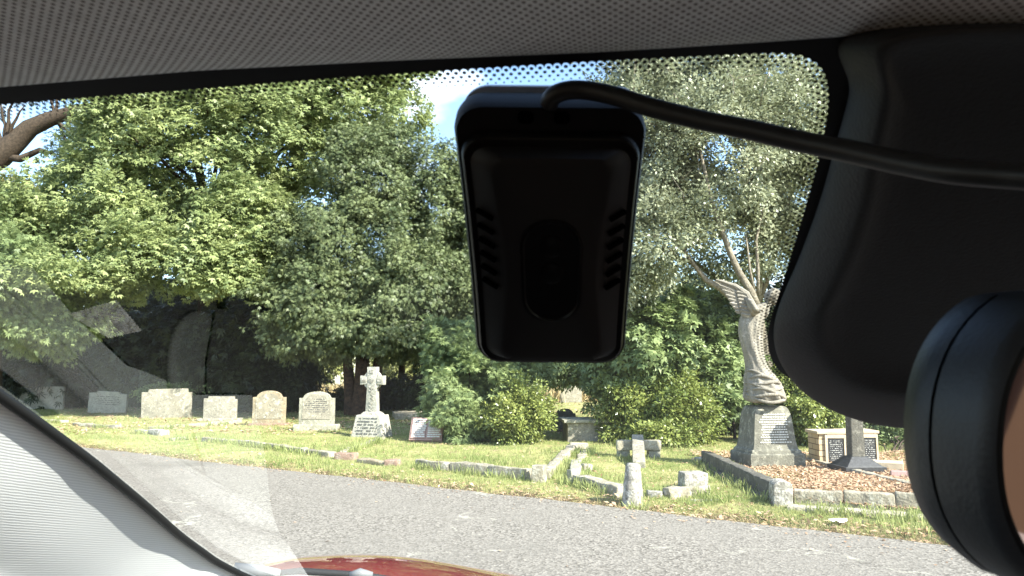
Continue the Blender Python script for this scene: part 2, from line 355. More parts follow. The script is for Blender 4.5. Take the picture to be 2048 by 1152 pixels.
TPL = {
 'oval': (np.array([(0, 0, 0), (-.28, .45, .06), (0, 1, 0), (.28, .45, .06)]), np.array([(0, 1, 2, 3)])),
 'maple': (np.array([(0, 0, 0), (-.2, .5, .04), (0, 1.05, -.06), (.2, .5, .04),
                     (0, 0.05, 0), (-.5, .12, .0), (-.72, .62, -.08), (-.15, .42, .03),
                     (0, 0.05, 0), (.15, .42, .03), (.72, .62, -.08), (.5, .12, .0)]), np.array([(0, 1, 2, 3), (4, 5, 6, 7), (8, 9, 10, 11)])),
 'twig': (np.array([(0, 0, 0), (-.1, .55, 0), (0, 1.1, -.15), (.1, .55, .02),
                    (0, .1, 0), (-.22, .3, .02), (-.5, .75, -.12), (-.16, .5, 0),
                    (0, .1, 0), (.16, .5, 0), (.5, .75, -.12), (.22, .3, .02),
                    (0, .0, 0), (-.3, .05, 0.03), (-.5, .32, -.04), (-.2, .22, 0),
                    (0, .0, 0), (.2, .22, 0), (.5, .32, -.04), (.3, .05, 0.03)]), np.array([(0, 1, 2, 3), (4, 5, 6, 7), (8, 9, 10, 11), (12, 13, 14, 15), (16, 17, 18, 19)])),
 'blade': (np.array([(-.06, 0, 0), (.06, 0, 0), (.012, 1, .25), (-.02, .98, .25)]), np.array([(0, 1, 2, 3)])),
}
def leaves(name, pos, axis, nrm, size, tpl, mat, parent=None, kind=None):
    tv, tf = TPL[tpl]; N = len(pos); ax = nrmz(axis); tx = nrmz(np.cross(ax, nrm)); nn = np.cross(tx, ax)
    V = pos[:, None, :] + size[:, None, None]*(tx[:, None, :]*tv[None, :, 0, None] + ax[:, None, :]*tv[None, :, 1, None] + nn[:, None, :]*tv[None, :, 2, None])
    F = (tf[None] + (np.arange(N)*len(tv))[:, None, None]).reshape(-1, 4)
    rnd = np.repeat(rng.random(N), len(tf))
    return np_mesh(name, V.reshape(-1, 3), F, mat, parent, rnd)
def crown(name, lobes, nspray, nleaf, spray_r, leaf, tpl, mat, parent=None, droop=0.5, flat=0.45, back=0.5, gap=0.0, gscale=0.5, shell=0.5, zmin=0.1, up=0.9, rag=0.5):
    """lobes: (centre, (rx,ry,rz)). sprays of leaves near lobe surfaces, denser outside"""
    vol = np.array([l[1][0]*l[1][2] for l in lobes]); vol = vol/vol.sum(); cs = []; ds = []
    while len(cs) < nspray:
        i = rng.choice(len(lobes), p=vol); c, r_ = lobes[i]
        d = nrmz(rng.normal(size=(1, 3)))[0]
        if d[1] > 0.3 and rng.random() > back: continue
        rad = shell + (1-shell)*rng.random()**0.6
        rad *= 0.92 + rag*noise.noise(Vector((d[0]*2.2+i*3.1, d[1]*2.2, d[2]*2.2+i)))
        p = np.array(c) + d*np.array(r_)*rad
        if p[2] < zmin: continue
        if gap and noise.noise(Vector(p)*gscale + Vector((9.1, 0, 3))) < gap - 0.5: continue
        cs.append(p); ds.append(d/np.array(r_))
    cs = np.array(cs); ds = nrmz(np.array(ds))
    N = nspray*nleaf; ci = np.repeat(np.arange(nspray), nleaf)
    o = nrmz(rng.normal(size=(N, 3)))*(rng.random((N, 1))**0.5)*spray_r
    sc = 0.6+0.8*rng.random((nspray, 1))
    out_ = ds[ci]
    o = o*sc[ci]
    # flatten the spray across a plane tilted outwards and down
    pn = nrmz(np.array([0, 0, 1.0]) + 0.75*ds + 0.3*rng.normal(size=ds.shape))[ci]
    o = o - pn*(np.sum(o*pn, axis=1, keepdims=True))*(1-flat)
    pos = cs[ci] + o
    pos[:, 2] = np.maximum(pos[:, 2], zmin*0.5)
    axis = nrmz(o)*0.8 + out_*0.6 + np.array([0, 0, -droop]) + 0.45*rng.normal(size=(N, 3))
    nr = nrmz(np.array([0, 0, up]) + out_*0.5 + 0.5*rng.normal(size=(N, 3)))
    size = leaf*(0.65+0.6*rng.random(N))
    ob = leaves(name, pos, axis, nr, size, tpl, mat, parent)
    return ob, cs
def lobe(px, py, Y, rx, rz, ry=None):
    """an ellipsoid seen centred at that pixel, rx rz in pixels, ry metres"""
    c = at(px, py, Y); k = Y/FPX; return (tuple(c), (rx*k, ry if ry else rx*k*0.8, rz*k))
def limbs(mb, base, r0, targets, r1=0.04, wob=0.25, n=7):
    base = Vector(base)
    for t in targets:
        t = Vector(t); pts = []; rad = []
        mid = base.lerp(t, 0.5) + Vector((random.uniform(-wob, wob), random.uniform(-wob, wob), random.uniform(0, wob)))*(t-base).length*0.4
        for i in range(7):
            s = i/6; p = base*(1-s)**2 + mid*2*s*(1-s) + t*s*s
            pts.append(p + Vector((random.uniform(-1, 1), random.uniform(-1, 1), random.uniform(-1, 1)))*0.04*(t-base).length*s*(1-s)*2); rad.append(r0*(1-s)**0.8 + r1*s)
        mb.tube(pts, rad, n)
def trunk(mb, p0, p1, r0, r1, n=14, wob=0.06):
    p0 = Vector(p0); p1 = Vector(p1); pts = []; rad = []
    for i in range(9):
        s = i/8; p = p0.lerp(p1, s); p.x += math.sin(s*5+p0.x)*wob*r0*2
        pts.append(p); rad.append((r0*(1-s)+r1*s)*(1+0.45*math.exp(-s*9)))
    mb.tube(pts, rad, n)

# ---------------------------------------------------------------- ground and road
E0 = gr(170, 896); E1 = gr(1840, 1087); ED = (E1-E0).normalized(); EN = Vector((-ED.y, ED.x, 0))   # EN points away from the road
if EN.y < 0: EN = -EN
def edge_d(x, y): return (x-E0.x)*EN.x + (y-E0.y)*EN.y
def edge_wob(x, y): s = (x-E0.x)*ED.x + (y-E0.y)*ED.y; return 0.10*noise.noise(Vector((s*0.5, 3.3, 0))) + 0.05*noise.noise(Vector((s*2.3, 1, 0))) + 0.02*noise.noise(Vector((s*9, 1, 5)))
def gz(x, y):
    d = edge_d(x, y)
    if -6.2 < d < 0.0: return -0.03
    t = min(max(d, 0)/0.5, 1) if d > 0 else 1
    n_ = 0.03*noise.noise(Vector((x*0.7, y*0.7, 0))) + 0.015*noise.noise(Vector((x*2.6, y*2.6, 4)))
    return -0.03 + t*(0.045 + n_)
xs = np.concatenate([np.linspace(-260, -22, 24), np.arange(-21, 12, 0.16), np.linspace(12.5, 260, 24)])
ys = np.concatenate([np.linspace(-200, 2.5, 30), np.arange(2.7, 26, 0.16), np.linspace(26.5, 60, 60), np.linspace(65, 600, 20)])
V = np.array([(x, y, gz(x, y)) for y in ys for x in xs]); nx = len(xs)
F = np.array([(j*nx+i, j*nx+i+1, (j+1)*nx+i+1, (j+1)*nx+i) for j in range(len(ys)-1) for i in range(nx-1)])
g = np_mesh('ground', V, F, 'ground'); tag(g, kind='structure'); g.data.polygons.foreach_set('use_smooth', [True]*len(F))
ss = np.arange(-60, 60, 0.07); RW = 6.0
V = []; 
for s in ss:
    p = E0 + ED*s; wv = edge_wob(p.x, p.y)
    for d in (0.04+wv, -0.3, -1.5, -3, -4.5, -RW): q = p + EN*d; V.append((q.x, q.y, 0.0 if d < 0.0 else -0.002+0.004))
V = np.array(V); V[:, 2] = 0.002
F = np.array([(i*6+j, i*6+j+1, (i+1)*6+j+1, (i+1)*6+j) for i in range(len(ss)-1) for j in range(5)])
rd = np_mesh('road', V, F[:, ::-1], 'asphalt'); tag(rd, kind='structure')

def scatter(n, X0, X1, Y0, Y1, p=1.4, test=None):
    out_ = []; tot = 0
    while tot < n:
        k = n*2; y = (Y0**(1-p) + rng.random(k)*(Y1**(1-p)-Y0**(1-p)))**(1/(1-p)); a = rng.uniform(X0, X1, k); x = a*y
        d = (x-E0.x)*EN.x + (y-E0.y)*EN.y
        P = np.stack([x, y, d], 1); P = P[d > 0.0]
        if test is not None: P = P[test(P)]
        out_.append(P); tot += len(P)
    return np.concatenate(out_)[:n]
def ground_z(P): return np.array([gz(x, y) for x, y in P[:, :2]])
def blades(name, P, h, mat, label, nper=4, spread=0.03, lean=0.5):
    N = len(P)*nper; z = ground_z(P); pos = np.stack([P[:, 0], P[:, 1], z-0.005], 1).repeat(nper, 0)
    pos[:, :2] += rng.normal(size=(N, 2))*spread
    ax = np.stack([rng.normal(size=N)*lean, rng.normal(size=N)*lean, np.ones(N)], 1); nr = np.stack([rng.normal(size=N), rng.normal(size=N), np.zeros(N)], 1)
    hh = h*(0.5+rng.random(N)); tv = None
    o = leaves(name, pos, ax, nr, hh, 'blade', mat); tag(o, label, 'grass', kind='stuff'); return o
inplot_quad = [gr(1440, 925), gr(1700, 925), gr(1830, 985), gr(1600, 985)]
PA = gr(1415, 930); PB = gr(1566, 1010); PCc = gr(1900, 1035)
def in_angel(P):   # inside the leafy angel plot
    x, y = P[:, 0], P[:, 1]
    left = PA.x + (y-PA.y)/(PB.y-PA.y)*(PB.x-PA.x)
    front = PB.y + (x-PB.x)/(PCc.x-PB.x)*(PCc.y-PB.y)
    return (x > left) & (y > front) & (y < 11.5)
def clump(P, s, t, o=0.0): return np.array([noise.noise(Vector((x*s+o, y*s, 2.0))) for x, y in P[:, :2]]) > t
P = scatter(70000, -0.8, 0.7, 4.6, 30, test=lambda P: (P[:, 2] > 0.08+0.35*rng.random(len(P))**2) & ~in_angel(P) & (P[:, 1] < 26))
P = P[clump(P, 1.1, -0.15) | (rng.random(len(P)) < 0.3)]
blades('grass', P, 0.036, 'grass', 'sunlit short green grass between the grave kerbs and the road')
P = scatter(9000, -0.8, 0.7, 4.6, 24, test=lambda P: (P[:, 2] > 0.2) & ~in_angel(P))
P = P[clump(P, 0.8, 0.15, 7.7)]
blades('grass_tuft', P, 0.075, 'grass', 'longer tufts of green grass around the grave kerbs', 6, 0.03, 0.35)
P = scatter(16000, -0.8, 0.7, 4.6, 30, test=lambda P: (P[:, 2] < 0.7*rng.random(len(P))+0.02) | (rng.random(len(P)) < 0.12))
blades('dry_grass', P, 0.035, 'dry_grass', 'dry straw coloured grass along the road edge', 4, 0.03, 1.6)
def litter(name, P, size, label, z0=0.012):
    z = ground_z(P)+z0; N = len(P); pos = np.stack([P[:, 0], P[:, 1], z+0.015*rng.random(N)], 1)
    ax = np.stack([rng.normal(size=N), rng.normal(size=N), 0.25*rng.normal(size=N)], 1); nr = np.stack([0.3*rng.normal(size=N), 0.3*rng.normal(size=N), np.ones(N)], 1)
    o = leaves(name, pos, ax, nr, size*(0.5+rng.random(N)), 'oval', 'litter'); tag(o, label, 'fallen leaves', kind='stuff'); return o
P = scatter(32000, 0.15, 0.62, 5.5, 11.5, 1.2, test=in_angel); litter('leaf_litter', P, 0.036, 'brown fallen leaves covering the angel grave plot', 0.05)
P = scatter(5000, -0.8, 0.7, 4.6, 28, test=lambda P: (P[:, 2] < 0.45) | (rng.random(len(P)) < 0.2)); litter('scattered_leaves', P, 0.045, 'scattered dry leaves along the road edge and the grass')
P = []
while len(P) < 480:
    y = rng.uniform(4.3, 16); x = rng.uniform(-.75, .65)*y; d = edge_d(x, y)
    if -3.5 < d < .02 and rng.random() < math.exp(d*5)+.01: P.append((x, y, d))
P = np.array(P); z_ = np.full(len(P), .006); N_l = len(P)
o = leaves('road_leaves', np.stack([P[:, 0], P[:, 1], z_+.006*rng.random(N_l)], 1), np.stack([rng.normal(size=N_l), rng.normal(size=N_l), .1*rng.normal(size=N_l)], 1), np.stack([.2*rng.normal(size=N_l), .2*rng.normal(size=N_l), np.ones(N_l)], 1), .032*(.4+rng.random(N_l)), 'oval', 'litter'); tag(o, 'dry leaves and bits blown along the tarmac edge', 'fallen leaves', kind='stuff')
P = scatter(9000, -0.6, 0.3, 15.2, 30, 1.1); litter('shaded_leaves', P, 0.07, 'brown leaf litter in the shade under the trees')

# ---------------------------------------------------------------- graves: kerbs
def bar(mb, a, b_, wd, h, z0=-0.04, sink=0):
    a = Vector(a); b_ = Vector(b_); a.z = b_.z = 0; d = (b_-a); Ln = d.length; d.normalize(); nrm = Vector((-d.y, d.x, 0))
    vs = []
    for z, t in ((z0, 1), (h, 0.9)):
        for p, s in ((a, -1), (b_, -1), (b_, 1), (a, 1)): q = p + nrm*s*wd/2*t; vs.append((q.x, q.y, z))
    mb.add(vs, [(0, 3, 2, 1), (4, 5, 6, 7), (0, 1, 5, 4), (1, 2, 6, 5), (2, 3, 7, 6), (3, 0, 4, 7)])
KL = []
def kerb(parent, px0, py0, px1, py1, wd, h, mat='stone_kerb', cuts=1, gap=0.008):
    a = gr(px0, py0); b_ = gr(px1, py1); KL.append((a, b_, wd))
    for i in range(cuts):
        m_ = MB(); d = (b_-a).normalized()*gap
        bar(m_, a.lerp(b_, i/cuts)+d/2, a.lerp(b_, (i+1)/cuts)-d/2, wd, h*random.uniform(0.68, 0.88))
        m_.build('kerb_stone', mat, parent, bevel=0.012, rough=0.045, rscale=6, smooth=True)
def block(parent, px, py, w_, d_, h, mat, name='corner_block', rz=0.0, z0=-0.03, rough=0.02, taper=(0.95, 0.95)):
    p = gr(px, py); m_ = MB(); m_.box((p.x, p.y+d_/2, (h+z0)/2), (w_, d_, h-z0), Matrix.Rotation(rz, 3, 'Z'), taper)
    return m_.build(name, mat, parent, bevel=0.012, rough=rough, rscale=8, smooth=True)
G1 = 'stone kerb surrounds of the graves beside the road'
k = empty('grave_surround', label='white weathered kerb around the grassy plot in front of the celtic cross', cat='grave kerb', group=G1)
kerb(k, 408, 884, 530, 897, 0.14, 0.12, 'stone_kerb', 2); kerb(k, 532, 897, 665, 916, 0.15, 0.12, 'stone_kerb', 3)
kerb(k, 685, 909, 765, 881, 0.12, 0.08, 'stone_kerb', 2)
k = empty('grave_surround', label='low broken reddish kerb right of the white kerb, partly sunk in grass', cat='grave kerb', group=G1)
block(k, 690, 921, 0.32, 0.16, 0.1, 'stone_pink', 'kerb_stone', -0.2); kerb(k, 718, 924, 775, 932, 0.14, 0.07, 'stone_tan', 1)
block(k, 783, 934, 0.2, 0.15, 0.09, 'stone_pink', 'kerb_stone', -0.2)
k = empty('grave_surround', label='mottled grey stone kerb with square corner blocks around the plot before the open book', cat='grave kerb', group=G1)
kerb(k, 836, 938, 1062, 962, 0.15, 0.16, 'stone_kerb', 3); block(k, 1079, 968, 0.15, 0.15, 0.2, 'stone_kerb', 'corner_block', -0.3)
kerb(k, 1090, 958, 1146, 905, 0.13, 0.15, 'stone_kerb', 2); block(k, 1158, 906, 0.3, 0.14, 0.15, 'stone_cream', 'corner_block')
k = empty('grave_surround', label='broken pale kerb stones tilted around the fallen cross grave', cat='grave kerb', group=G1)
kerb(k, 1148, 974, 1152, 930, 0.14, 0.1, 'stone_green', 1); kerb(k, 1158, 972, 1250, 1000, 0.17, 0.16, 'stone_kerb', 1); block(k, 1146, 972, 0.09, 0.12, 0.17, 'stone_green', 'corner_block', 0.3)
kerb(k, 1293, 997, 1325, 998, 0.15, 0.1, 'stone_lichen', 1); kerb(k, 1330, 998, 1412, 991, 0.17, 0.14, 'stone_kerb', 1)
kerb(k, 1160, 925, 1172, 903, 0.12, 0.08, 'stone_kerb', 1); block(k, 1174, 945, 0.13, 0.12, 0.1, 'stone_kerb', 'kerb_stone', 0.3)
block(k, 1391, 985, 0.27, 0.2, 0.2, 'stone_lichen', 'corner_block', 0.15); block(k, 1415, 1006, 0.3, 0.12, 0.02, 'stone_green', 'footing_slab', 0.1, rough=0.008)
# angel plot
k = empty('grave_surround', label='tall kerb with rounded corner post around the leaf covered angel plot', cat='grave kerb', group=G1)
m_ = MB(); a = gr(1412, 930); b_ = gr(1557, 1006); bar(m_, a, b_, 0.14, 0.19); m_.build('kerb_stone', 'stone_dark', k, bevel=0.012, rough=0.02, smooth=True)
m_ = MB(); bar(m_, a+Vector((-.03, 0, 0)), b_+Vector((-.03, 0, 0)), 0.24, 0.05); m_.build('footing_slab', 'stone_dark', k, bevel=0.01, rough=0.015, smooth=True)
p = gr(1568, 1016); m_ = MB(); ol = [(-.085, -.05), (.085, -.05), (.09, .17)] + [(.09*math.cos(t), .19+.055*math.sin(t)) for t in np.linspace(0.2, math.pi-0.2, 9)] + [(-.09, .17)]
m_.prism(ol, 0, 0.2); c_ = m_.build('corner_post', 'stone_lichen', k, bevel=0.008, rough=0.014, smooth=True); c_.location = p; c_.rotation_euler = (0, 0, -0.12)
a = gr(1588, 1010); b_ = gr(1900, 1030)
for i in range(3):
    m_ = MB(); bar(m_, a.lerp(b_, i/3+.002), a.lerp(b_, (i+1)/3-.002), 0.13, 0.15+.01*i); m_.build('kerb_stone', 'stone_kerb', k, bevel=0.012, rough=0.02, smooth=True)
a = gr(1575, 1022); b_ = gr(1900, 1047); m_ = MB(); bar(m_, a, b_, 0.18, 0.055); m_.build('footing_slab', 'stone_cream', k, bevel=0.01, rough=0.018, smooth=True)
a = gr(1612, 930); b_ = gr(1900, 1004); m_ = MB(); bar(m_, a, b_, 0.1, 0.1); m_.build('kerb_stone', 'stone_kerb', k, bevel=0.01, rough=0.012, smooth=True)
# further small kerbs at the left
for (x0, y0, x1, y1, wd, h, mt, lb) in ((150, 852, 240, 858, .18, .1, 'stone_kerb', 'short low pale kerb before the two leftmost headstones'),
        (276, 868, 330, 872, .2, .14, 'stone_lichen', 'short white kerb stone lying in grass below the wide grey headstone'),
        (300, 862, 480, 846, .16, .1, 'stone_kerb', 'long thin kerb line running back to the small square shouldered headstone'),
        (60, 843, 130, 847, .2, .09, 'stone_cream', 'low cream kerb in the grass at the far left'),
        (340, 882, 400, 878, .16, .06, 'stone_green', 'low greenish sunken kerb left of the white weathered kerb')):
    k = empty('grave_surround', label=lb, cat='grave kerb', group=G1); kerb(k, x0, y0, x1, y1, wd, h, mt, 2)

KL += [(PA, PB, .24), (gr(1585, 1024), gr(1900, 1048), .1), (gr(1250, 1016), gr(1292, 1016), .02), (gr(1380, 1000), gr(1440, 1010), .1)]
tp_ = []
for a, b_, wd in KL:
    d = b_-a; nn_ = Vector((-d.y, d.x, 0)).normalized()
    for q in range(int(d.length*75)):
        c_ = a + d*random.random() + nn_*(wd/2+abs(random.gauss(.02, .05)))*(1 if random.random() < .3 else -1)*(1 if nn_.y > 0 else -1)
        if noise.noise(c_*1.7) > -.15: tp_.append((c_.x, c_.y, 1))
blades('kerb_grass', np.array(tp_), .085, 'grass', 'longer uncut grass along the feet of the grave kerbs', 6, .02, .35)
# ---------------------------------------------------------------- headstones
def arch(w_, h, kind):
    o = [(-w_/2, -.1), (w_/2, -.1)]
    if kind == 'arch':     # shoulders then a round arch
        sh = h*0.8; rw = w_*0.37
        o += [(w_/2, sh), (rw+.02, sh)] + [(rw*math.cos(t), sh+.02+(h-sh-.02)*math.sin(t)) for t in np.linspace(0.08, math.pi-0.08, 15)] + [(-rw-.02, sh), (-w_/2, sh)]
    elif kind == 'step':
        sh = h*0.87; o += [(w_/2, sh), (w_*0.42, sh), (w_*0.41, h), (-w_*0.36, h), (-w_*0.37, sh+.02), (-w_/2, sh+.02)]
    elif kind == 'flat': o += [(w_/2, h*.97), (w_*.46, h), (-w_*.46, h), (-w_/2, h*.95)]
    elif kind == 'low': o += [(w_/2, h*.9), (w_*.3, h*.93), (w_*.28, h), (-w_*.28, h), (-w_*.3, h*.93), (-w_/2, h*.9)]
    return o
def marks(mb, x0, x1, z0, z1, rows, y, ch=0.8, hgt=0.5, fill=0.8):
    """worn, unreadable lettering: short strokes in lines, 2 mm proud"""
    for i in range(rows):
        z = z1 - (i+.5)*(z1-z0)/rows; h = (z1-z0)/rows*hgt; x = x0 + random.uniform(0, .12)*(x1-x0); xe = x1 - random.uniform(0, .12)*(x1-x0)
        while x < xe:
            w_ = h*random.uniform(.25, 0.8)*ch
            if random.random() < fill: 
                hh = h*random.uniform(.55, 1); mb.box((x+w_/2, y, z+random.uniform(-.1, .1)*h), (w_, 0.004, hh))
            x += w_ + h*random.uniform(.15, .4)
def headstone(x0, x1, yt, yb, kind, mat, label, thick=0.12, base=None, lean=0.0, rz=0.0, panel=None, rows=0):
    xc = (x0+x1)/2; p = gr(xc, yb, 0.02); Y = p.y; s = Y/FPX; w_ = (x1-x0)*s; h = (yb-yt)*s
    t = empty('headstone', p, rz, label=label, cat='headstone', group='old headstones standing in a row under the trees')
    zb = 0
    if base:
        m_ = MB(); m_.box((0.0, thick/2, base[1]/2-.03), (w_*base[0], thick*2.4, base[1]+.06)); m_.build('base', base[2], t, bevel=0.01, rough=0.015, smooth=True)
        zb = base[1]
    ol = arch(w_, h-zb, kind); m_ = MB(); m_.prism(ol, 0, thick)
    o = m_.build('slab', mat, t, bevel=0.008, rough=0.008, rscale=5, smooth='auto'); o.location = (0, 0, zb); o.rotation_euler = (lean*0.5, lean, 0)
    if panel:
        ol2 = [(x*0.8, max(z, 0.1)*0.9+.015) for x, z in ol]; m_ = MB(); m_.prism(ol2, -0.006, 0.0)
        q = m_.build('inscription_panel', panel, t, rough=0.0); q.location = (0, -0.004, zb); q.rotation_euler = o.rotation_euler
    if rows:
        m_ = MB(); marks(m_, -w_*.34, w_*.34, (h-zb)*.35, (h-zb)*.8, rows, -0.012, 0.9, .45, .7); q = m_.build('lettering', 'letters_dark', t); q.location = (0, 0, zb); q.rotation_euler = o.rotation_euler
    return t
headstone(38, 123, 774, 818, 'flat', 'stone_white', 'wide low cream headstone, leftmost of the row next to the car pillar', rz=0.05)
headstone(175, 250, 784, 825, 'low', 'stone_white', 'small white headstone leaning slightly, second from the left', lean=0.05, rows=5)
headstone(282, 378, 779, 836, 'step', 'stone_grey', 'widest grey headstone with ivy behind it, third from the left', thick=.15, lean=-0.02)
headstone(406, 470, 794, 843, 'step', 'stone_grey', 'small grey brown headstone with square notched shoulders, on a low base', base=(1.3, .08, 'stone_kerb'))
headstone(504, 568, 783, 851, 'arch', 'stone_tan', 'tan round arched headstone with shoulders, left of the pale arched one', base=(1.15, .05, 'stone_pink'), panel='stone_kerb')
headstone(597, 666, 785, 861, 'arch', 'stone_green', 'pale grey green arched headstone with a carved border, left of the celtic cross', base=(1.25, .13, 'stone_green'), panel='stone_grey', rows=7)

# celtic cross
p = gr(731, 874, 0.02); s = p.y/FPX; t = empty('celtic_cross', p, -0.28, label='white celtic ring cross on a tapered lettered plinth', cat='stone cross')
m_ = MB(); m_.box((0, .27, .19), (.66, .5, .44), None, (.78, .75)); m_.build('plinth', 'stone_white', t, bevel=.012, rough=.008, smooth='auto')
m_ = MB(); m_.box((0, .27, .44), (.4, .3, .06), None, (.7, .7)); m_.build('plinth_cap', 'stone_lichen', t, bevel=.01)
m_ = MB(); rt = Matrix.Rotation(-math.atan(.13), 3, 'X')
marks(m_, -.24, .24, .03, .38, 6, 0, .9, .55, .8)
lt = m_.build('lettering', 'letters_dark', t); lt.location = (0, .017, 0); lt.rotation_euler = (-0.143, 0, 0)
th = .13; y0 = .27-th/2; ol = [(-.125, .43), (.125, .43), (.095, 1.0), (.1, 1.34), (-.1, 1.34), (-.095, 1.0)]
m_ = MB(); m_.prism(ol, y0, y0+th); m_.build('shaft', 'stone_white', t, bevel=.006, smooth='auto')
for q in (-1, 1): m_ = MB(); m_.prism([(q*.25, .99), (q*.1, 1.01), (q*.1, 1.15), (q*.25, 1.17)], y0+.003, y0+th-.003); m_.build('cross_arm', 'stone_white', t, bevel=.006, smooth='auto')
m_ = MB(); n_ = 40; ri, ro = .135, .19; rings = []
for i in range(n_):
    a = 2*math.pi*i/n_; ca, sa = math.cos(a), math.sin(a)
    rings.append([(ri*ca, y0+.02, 1.08+ri*sa), (ro*ca, y0+.02, 1.08+ro*sa), (ro*ca, y0+th-.02, 1.08+ro*sa), (ri*ca, y0+th-.02, 1.08+ri*sa)])
rings.append(rings[0]); m_.loft(rings, False, False); m_.build('ring', 'stone_white', t, smooth='auto')
m_ = MB()
for i in range(14):
    z = .5+i*.036; m_.box((random.choice((-.02, .02)), y0-.004, z), (.07, .012, .014), Matrix.Rotation(.7*(-1)**i, 3, 'Y'))
for sx_ in (-1, 1): m_.box((sx_*.17, y0-.002, 1.08), (.1, .014, .06))
m_.box((0, y0-.004, 1.08), (.09, .014, .09), Matrix.Rotation(.78, 3, 'Y')); m_.box((0, y0-.004, 1.25), (.07, .014, .07)); m_.build('carving', 'stone_lichen', t)

# open book memorial
p = gr(850, 884, 0.02); t = empty('book_memorial', p, -0.12, label='red granite open book memorial with lettered pages', cat='memorial')
rx = Matrix.Rotation(R(-38), 3, 'X')
bk = []
m_ = MB(); m_.prism([(-.3, 0), (.3, 0), (.3, .44), (-.3, .44)], 0, .08); o = m_.build('book_block', 'granite_red', t, bevel=.01); o.location = (0, 0, .03); o.rotation_euler = (R(-28), 0, 0)
for sx_ in (-1, 1):
    m_ = MB(); ol = []; x0, x1 = (.008, .27) if sx_ > 0 else (-.27, -.008)
    m_.prism([(x0, .03), (x1, .03), (x1, .41), (x0, .41)], -.018, -.001); q = m_.build('page', 'granite_red', o)
    m_ = MB()
    for i in range(9):
        z = .385-i*.04; a0 = x0+random.uniform(.01, .03); a1 = x1-random.uniform(.01, .05)
        x = a0
        while x < a1: w_ = random.uniform(.03, .07); m_.box((x+w_/2, -.021, z), (w_, .004, .019+.006*random.random())); x += w_+.006
    m_.build('lettering', 'letters', q)
m_ = MB(); m_.box((0, .2, .0), (.6, .3, .1)); m_.build('base', 'granite_red', t, bevel=.01)

# fallen cross grave and rough column
t = empty('fallen_cross', gr(1272, 914), 0, label='grey stone cross lying back on the grass plot behind the rough white column', cat='stone cross')
cpx = gr(1272, 914); 
def wbox(nm, mat, c, d, rot=None, rough=.01, bev=.01, par=None, taper=(1, 1)):
    m_ = MB(); m_.box(Vector(c)-cpx, d, rot, taper); return m_.build(nm, mat, par, bevel=bev, rough=rough, smooth='auto')
wbox('cross_bar', 'stone_cream', (cpx.x, 11.05, .2), (.64, .15, .14), par=t); 
a = Vector((cpx.x, 11.12, .27)); b_ = Vector((cpx.x-.19, 9.9, .02)); d = b_-a
wbox('shaft', 'stone_grey', (a+b_)/2, (.16, d.length, .16), (-d).to_track_quat('Y', 'Z').to_matrix(), par=t)
for sx_ in (-.22, .22): wbox('support_block', 'stone_green', (cpx.x+sx_, 11.1, .06), (.17, .2, .14), par=t)
p = gr(1270, 1013, 0.0); t = empty('stone_column', p, 0.1, label='rough white lichen covered tapering column stump standing at the road verge', cat='stone column')
m_ = MB(); rings = []
for z, rr_ in ((-.05, .098), (0, .097), (.1, .09), (.2, .08), (.3, .072), (.36, .068), (.385, .055)):
    rings.append([(rr_*math.cos(a)*(1+.1*math.cos(4*a)**2)+z*.035, .09+rr_*math.sin(a), z) for a in np.linspace(0, 2*math.pi, 20, endpoint=False)])
m_.loft(rings); m_.build('shaft', 'stone_lichen', t, rough=.012, rscale=14, smooth=True)

# ---------------------------------------------------------------- angel monument
p = gr(1503, 939, 0.03); t = empty('angel_monument', p, 0.14, label='tall stone angel with raised wings on a tapered inscribed pedestal', cat='monument')
k9 = p.y/FPX
def rect(w_, d_, z, cx, cy): return [(cx-w_/2, cy-d_/2, z), (cx+w_/2, cy-d_/2, z), (cx+w_/2, cy+d_/2, z), (cx-w_/2, cy+d_/2, z)]
W0, D0 = .74, .62; cx, cy = W0/2, D0/2
m_ = MB(); m_.loft([rect(W0, D0, -.06, cx, cy), rect(W0, D0, .17, cx, cy), rect(W0*.97, D0*.97, .19, cx, cy)]); m_.build('plinth', 'stone_ped', t, bevel=.006, rough=.006, smooth='auto')
prof = [(.19, .92), (.225, .9), (.24, .83), (.3, .785), (.4, .75), (.55, .71), (.68, .665), (.745, .61), (.775, .55), (.785, .48)]
m_ = MB(); m_.loft([rect(W0*q, D0*q, z, cx, cy) for z, q in prof]); m_.build('pedestal', 'stone_ped', t, bevel=.004, smooth='auto')
m_ = MB(); hf = D0*.75/2
for i in range(12):
    z = .68-i*.032; q = np.interp(z, [a_[0] for a_ in prof], [a_[1] for a_ in prof]); yy = cy-D0*q/2-.002; ln = random.uniform(.5, .92)*W0*q*.46
    x = cx-ln
    while x < cx+ln: w_ = random.uniform(.012, .035); m_.box((x+w_/2, yy, z), (w_, .006, .013)); x += w_+random.uniform(.005, .012)
m_.build('inscription', 'letters', t)
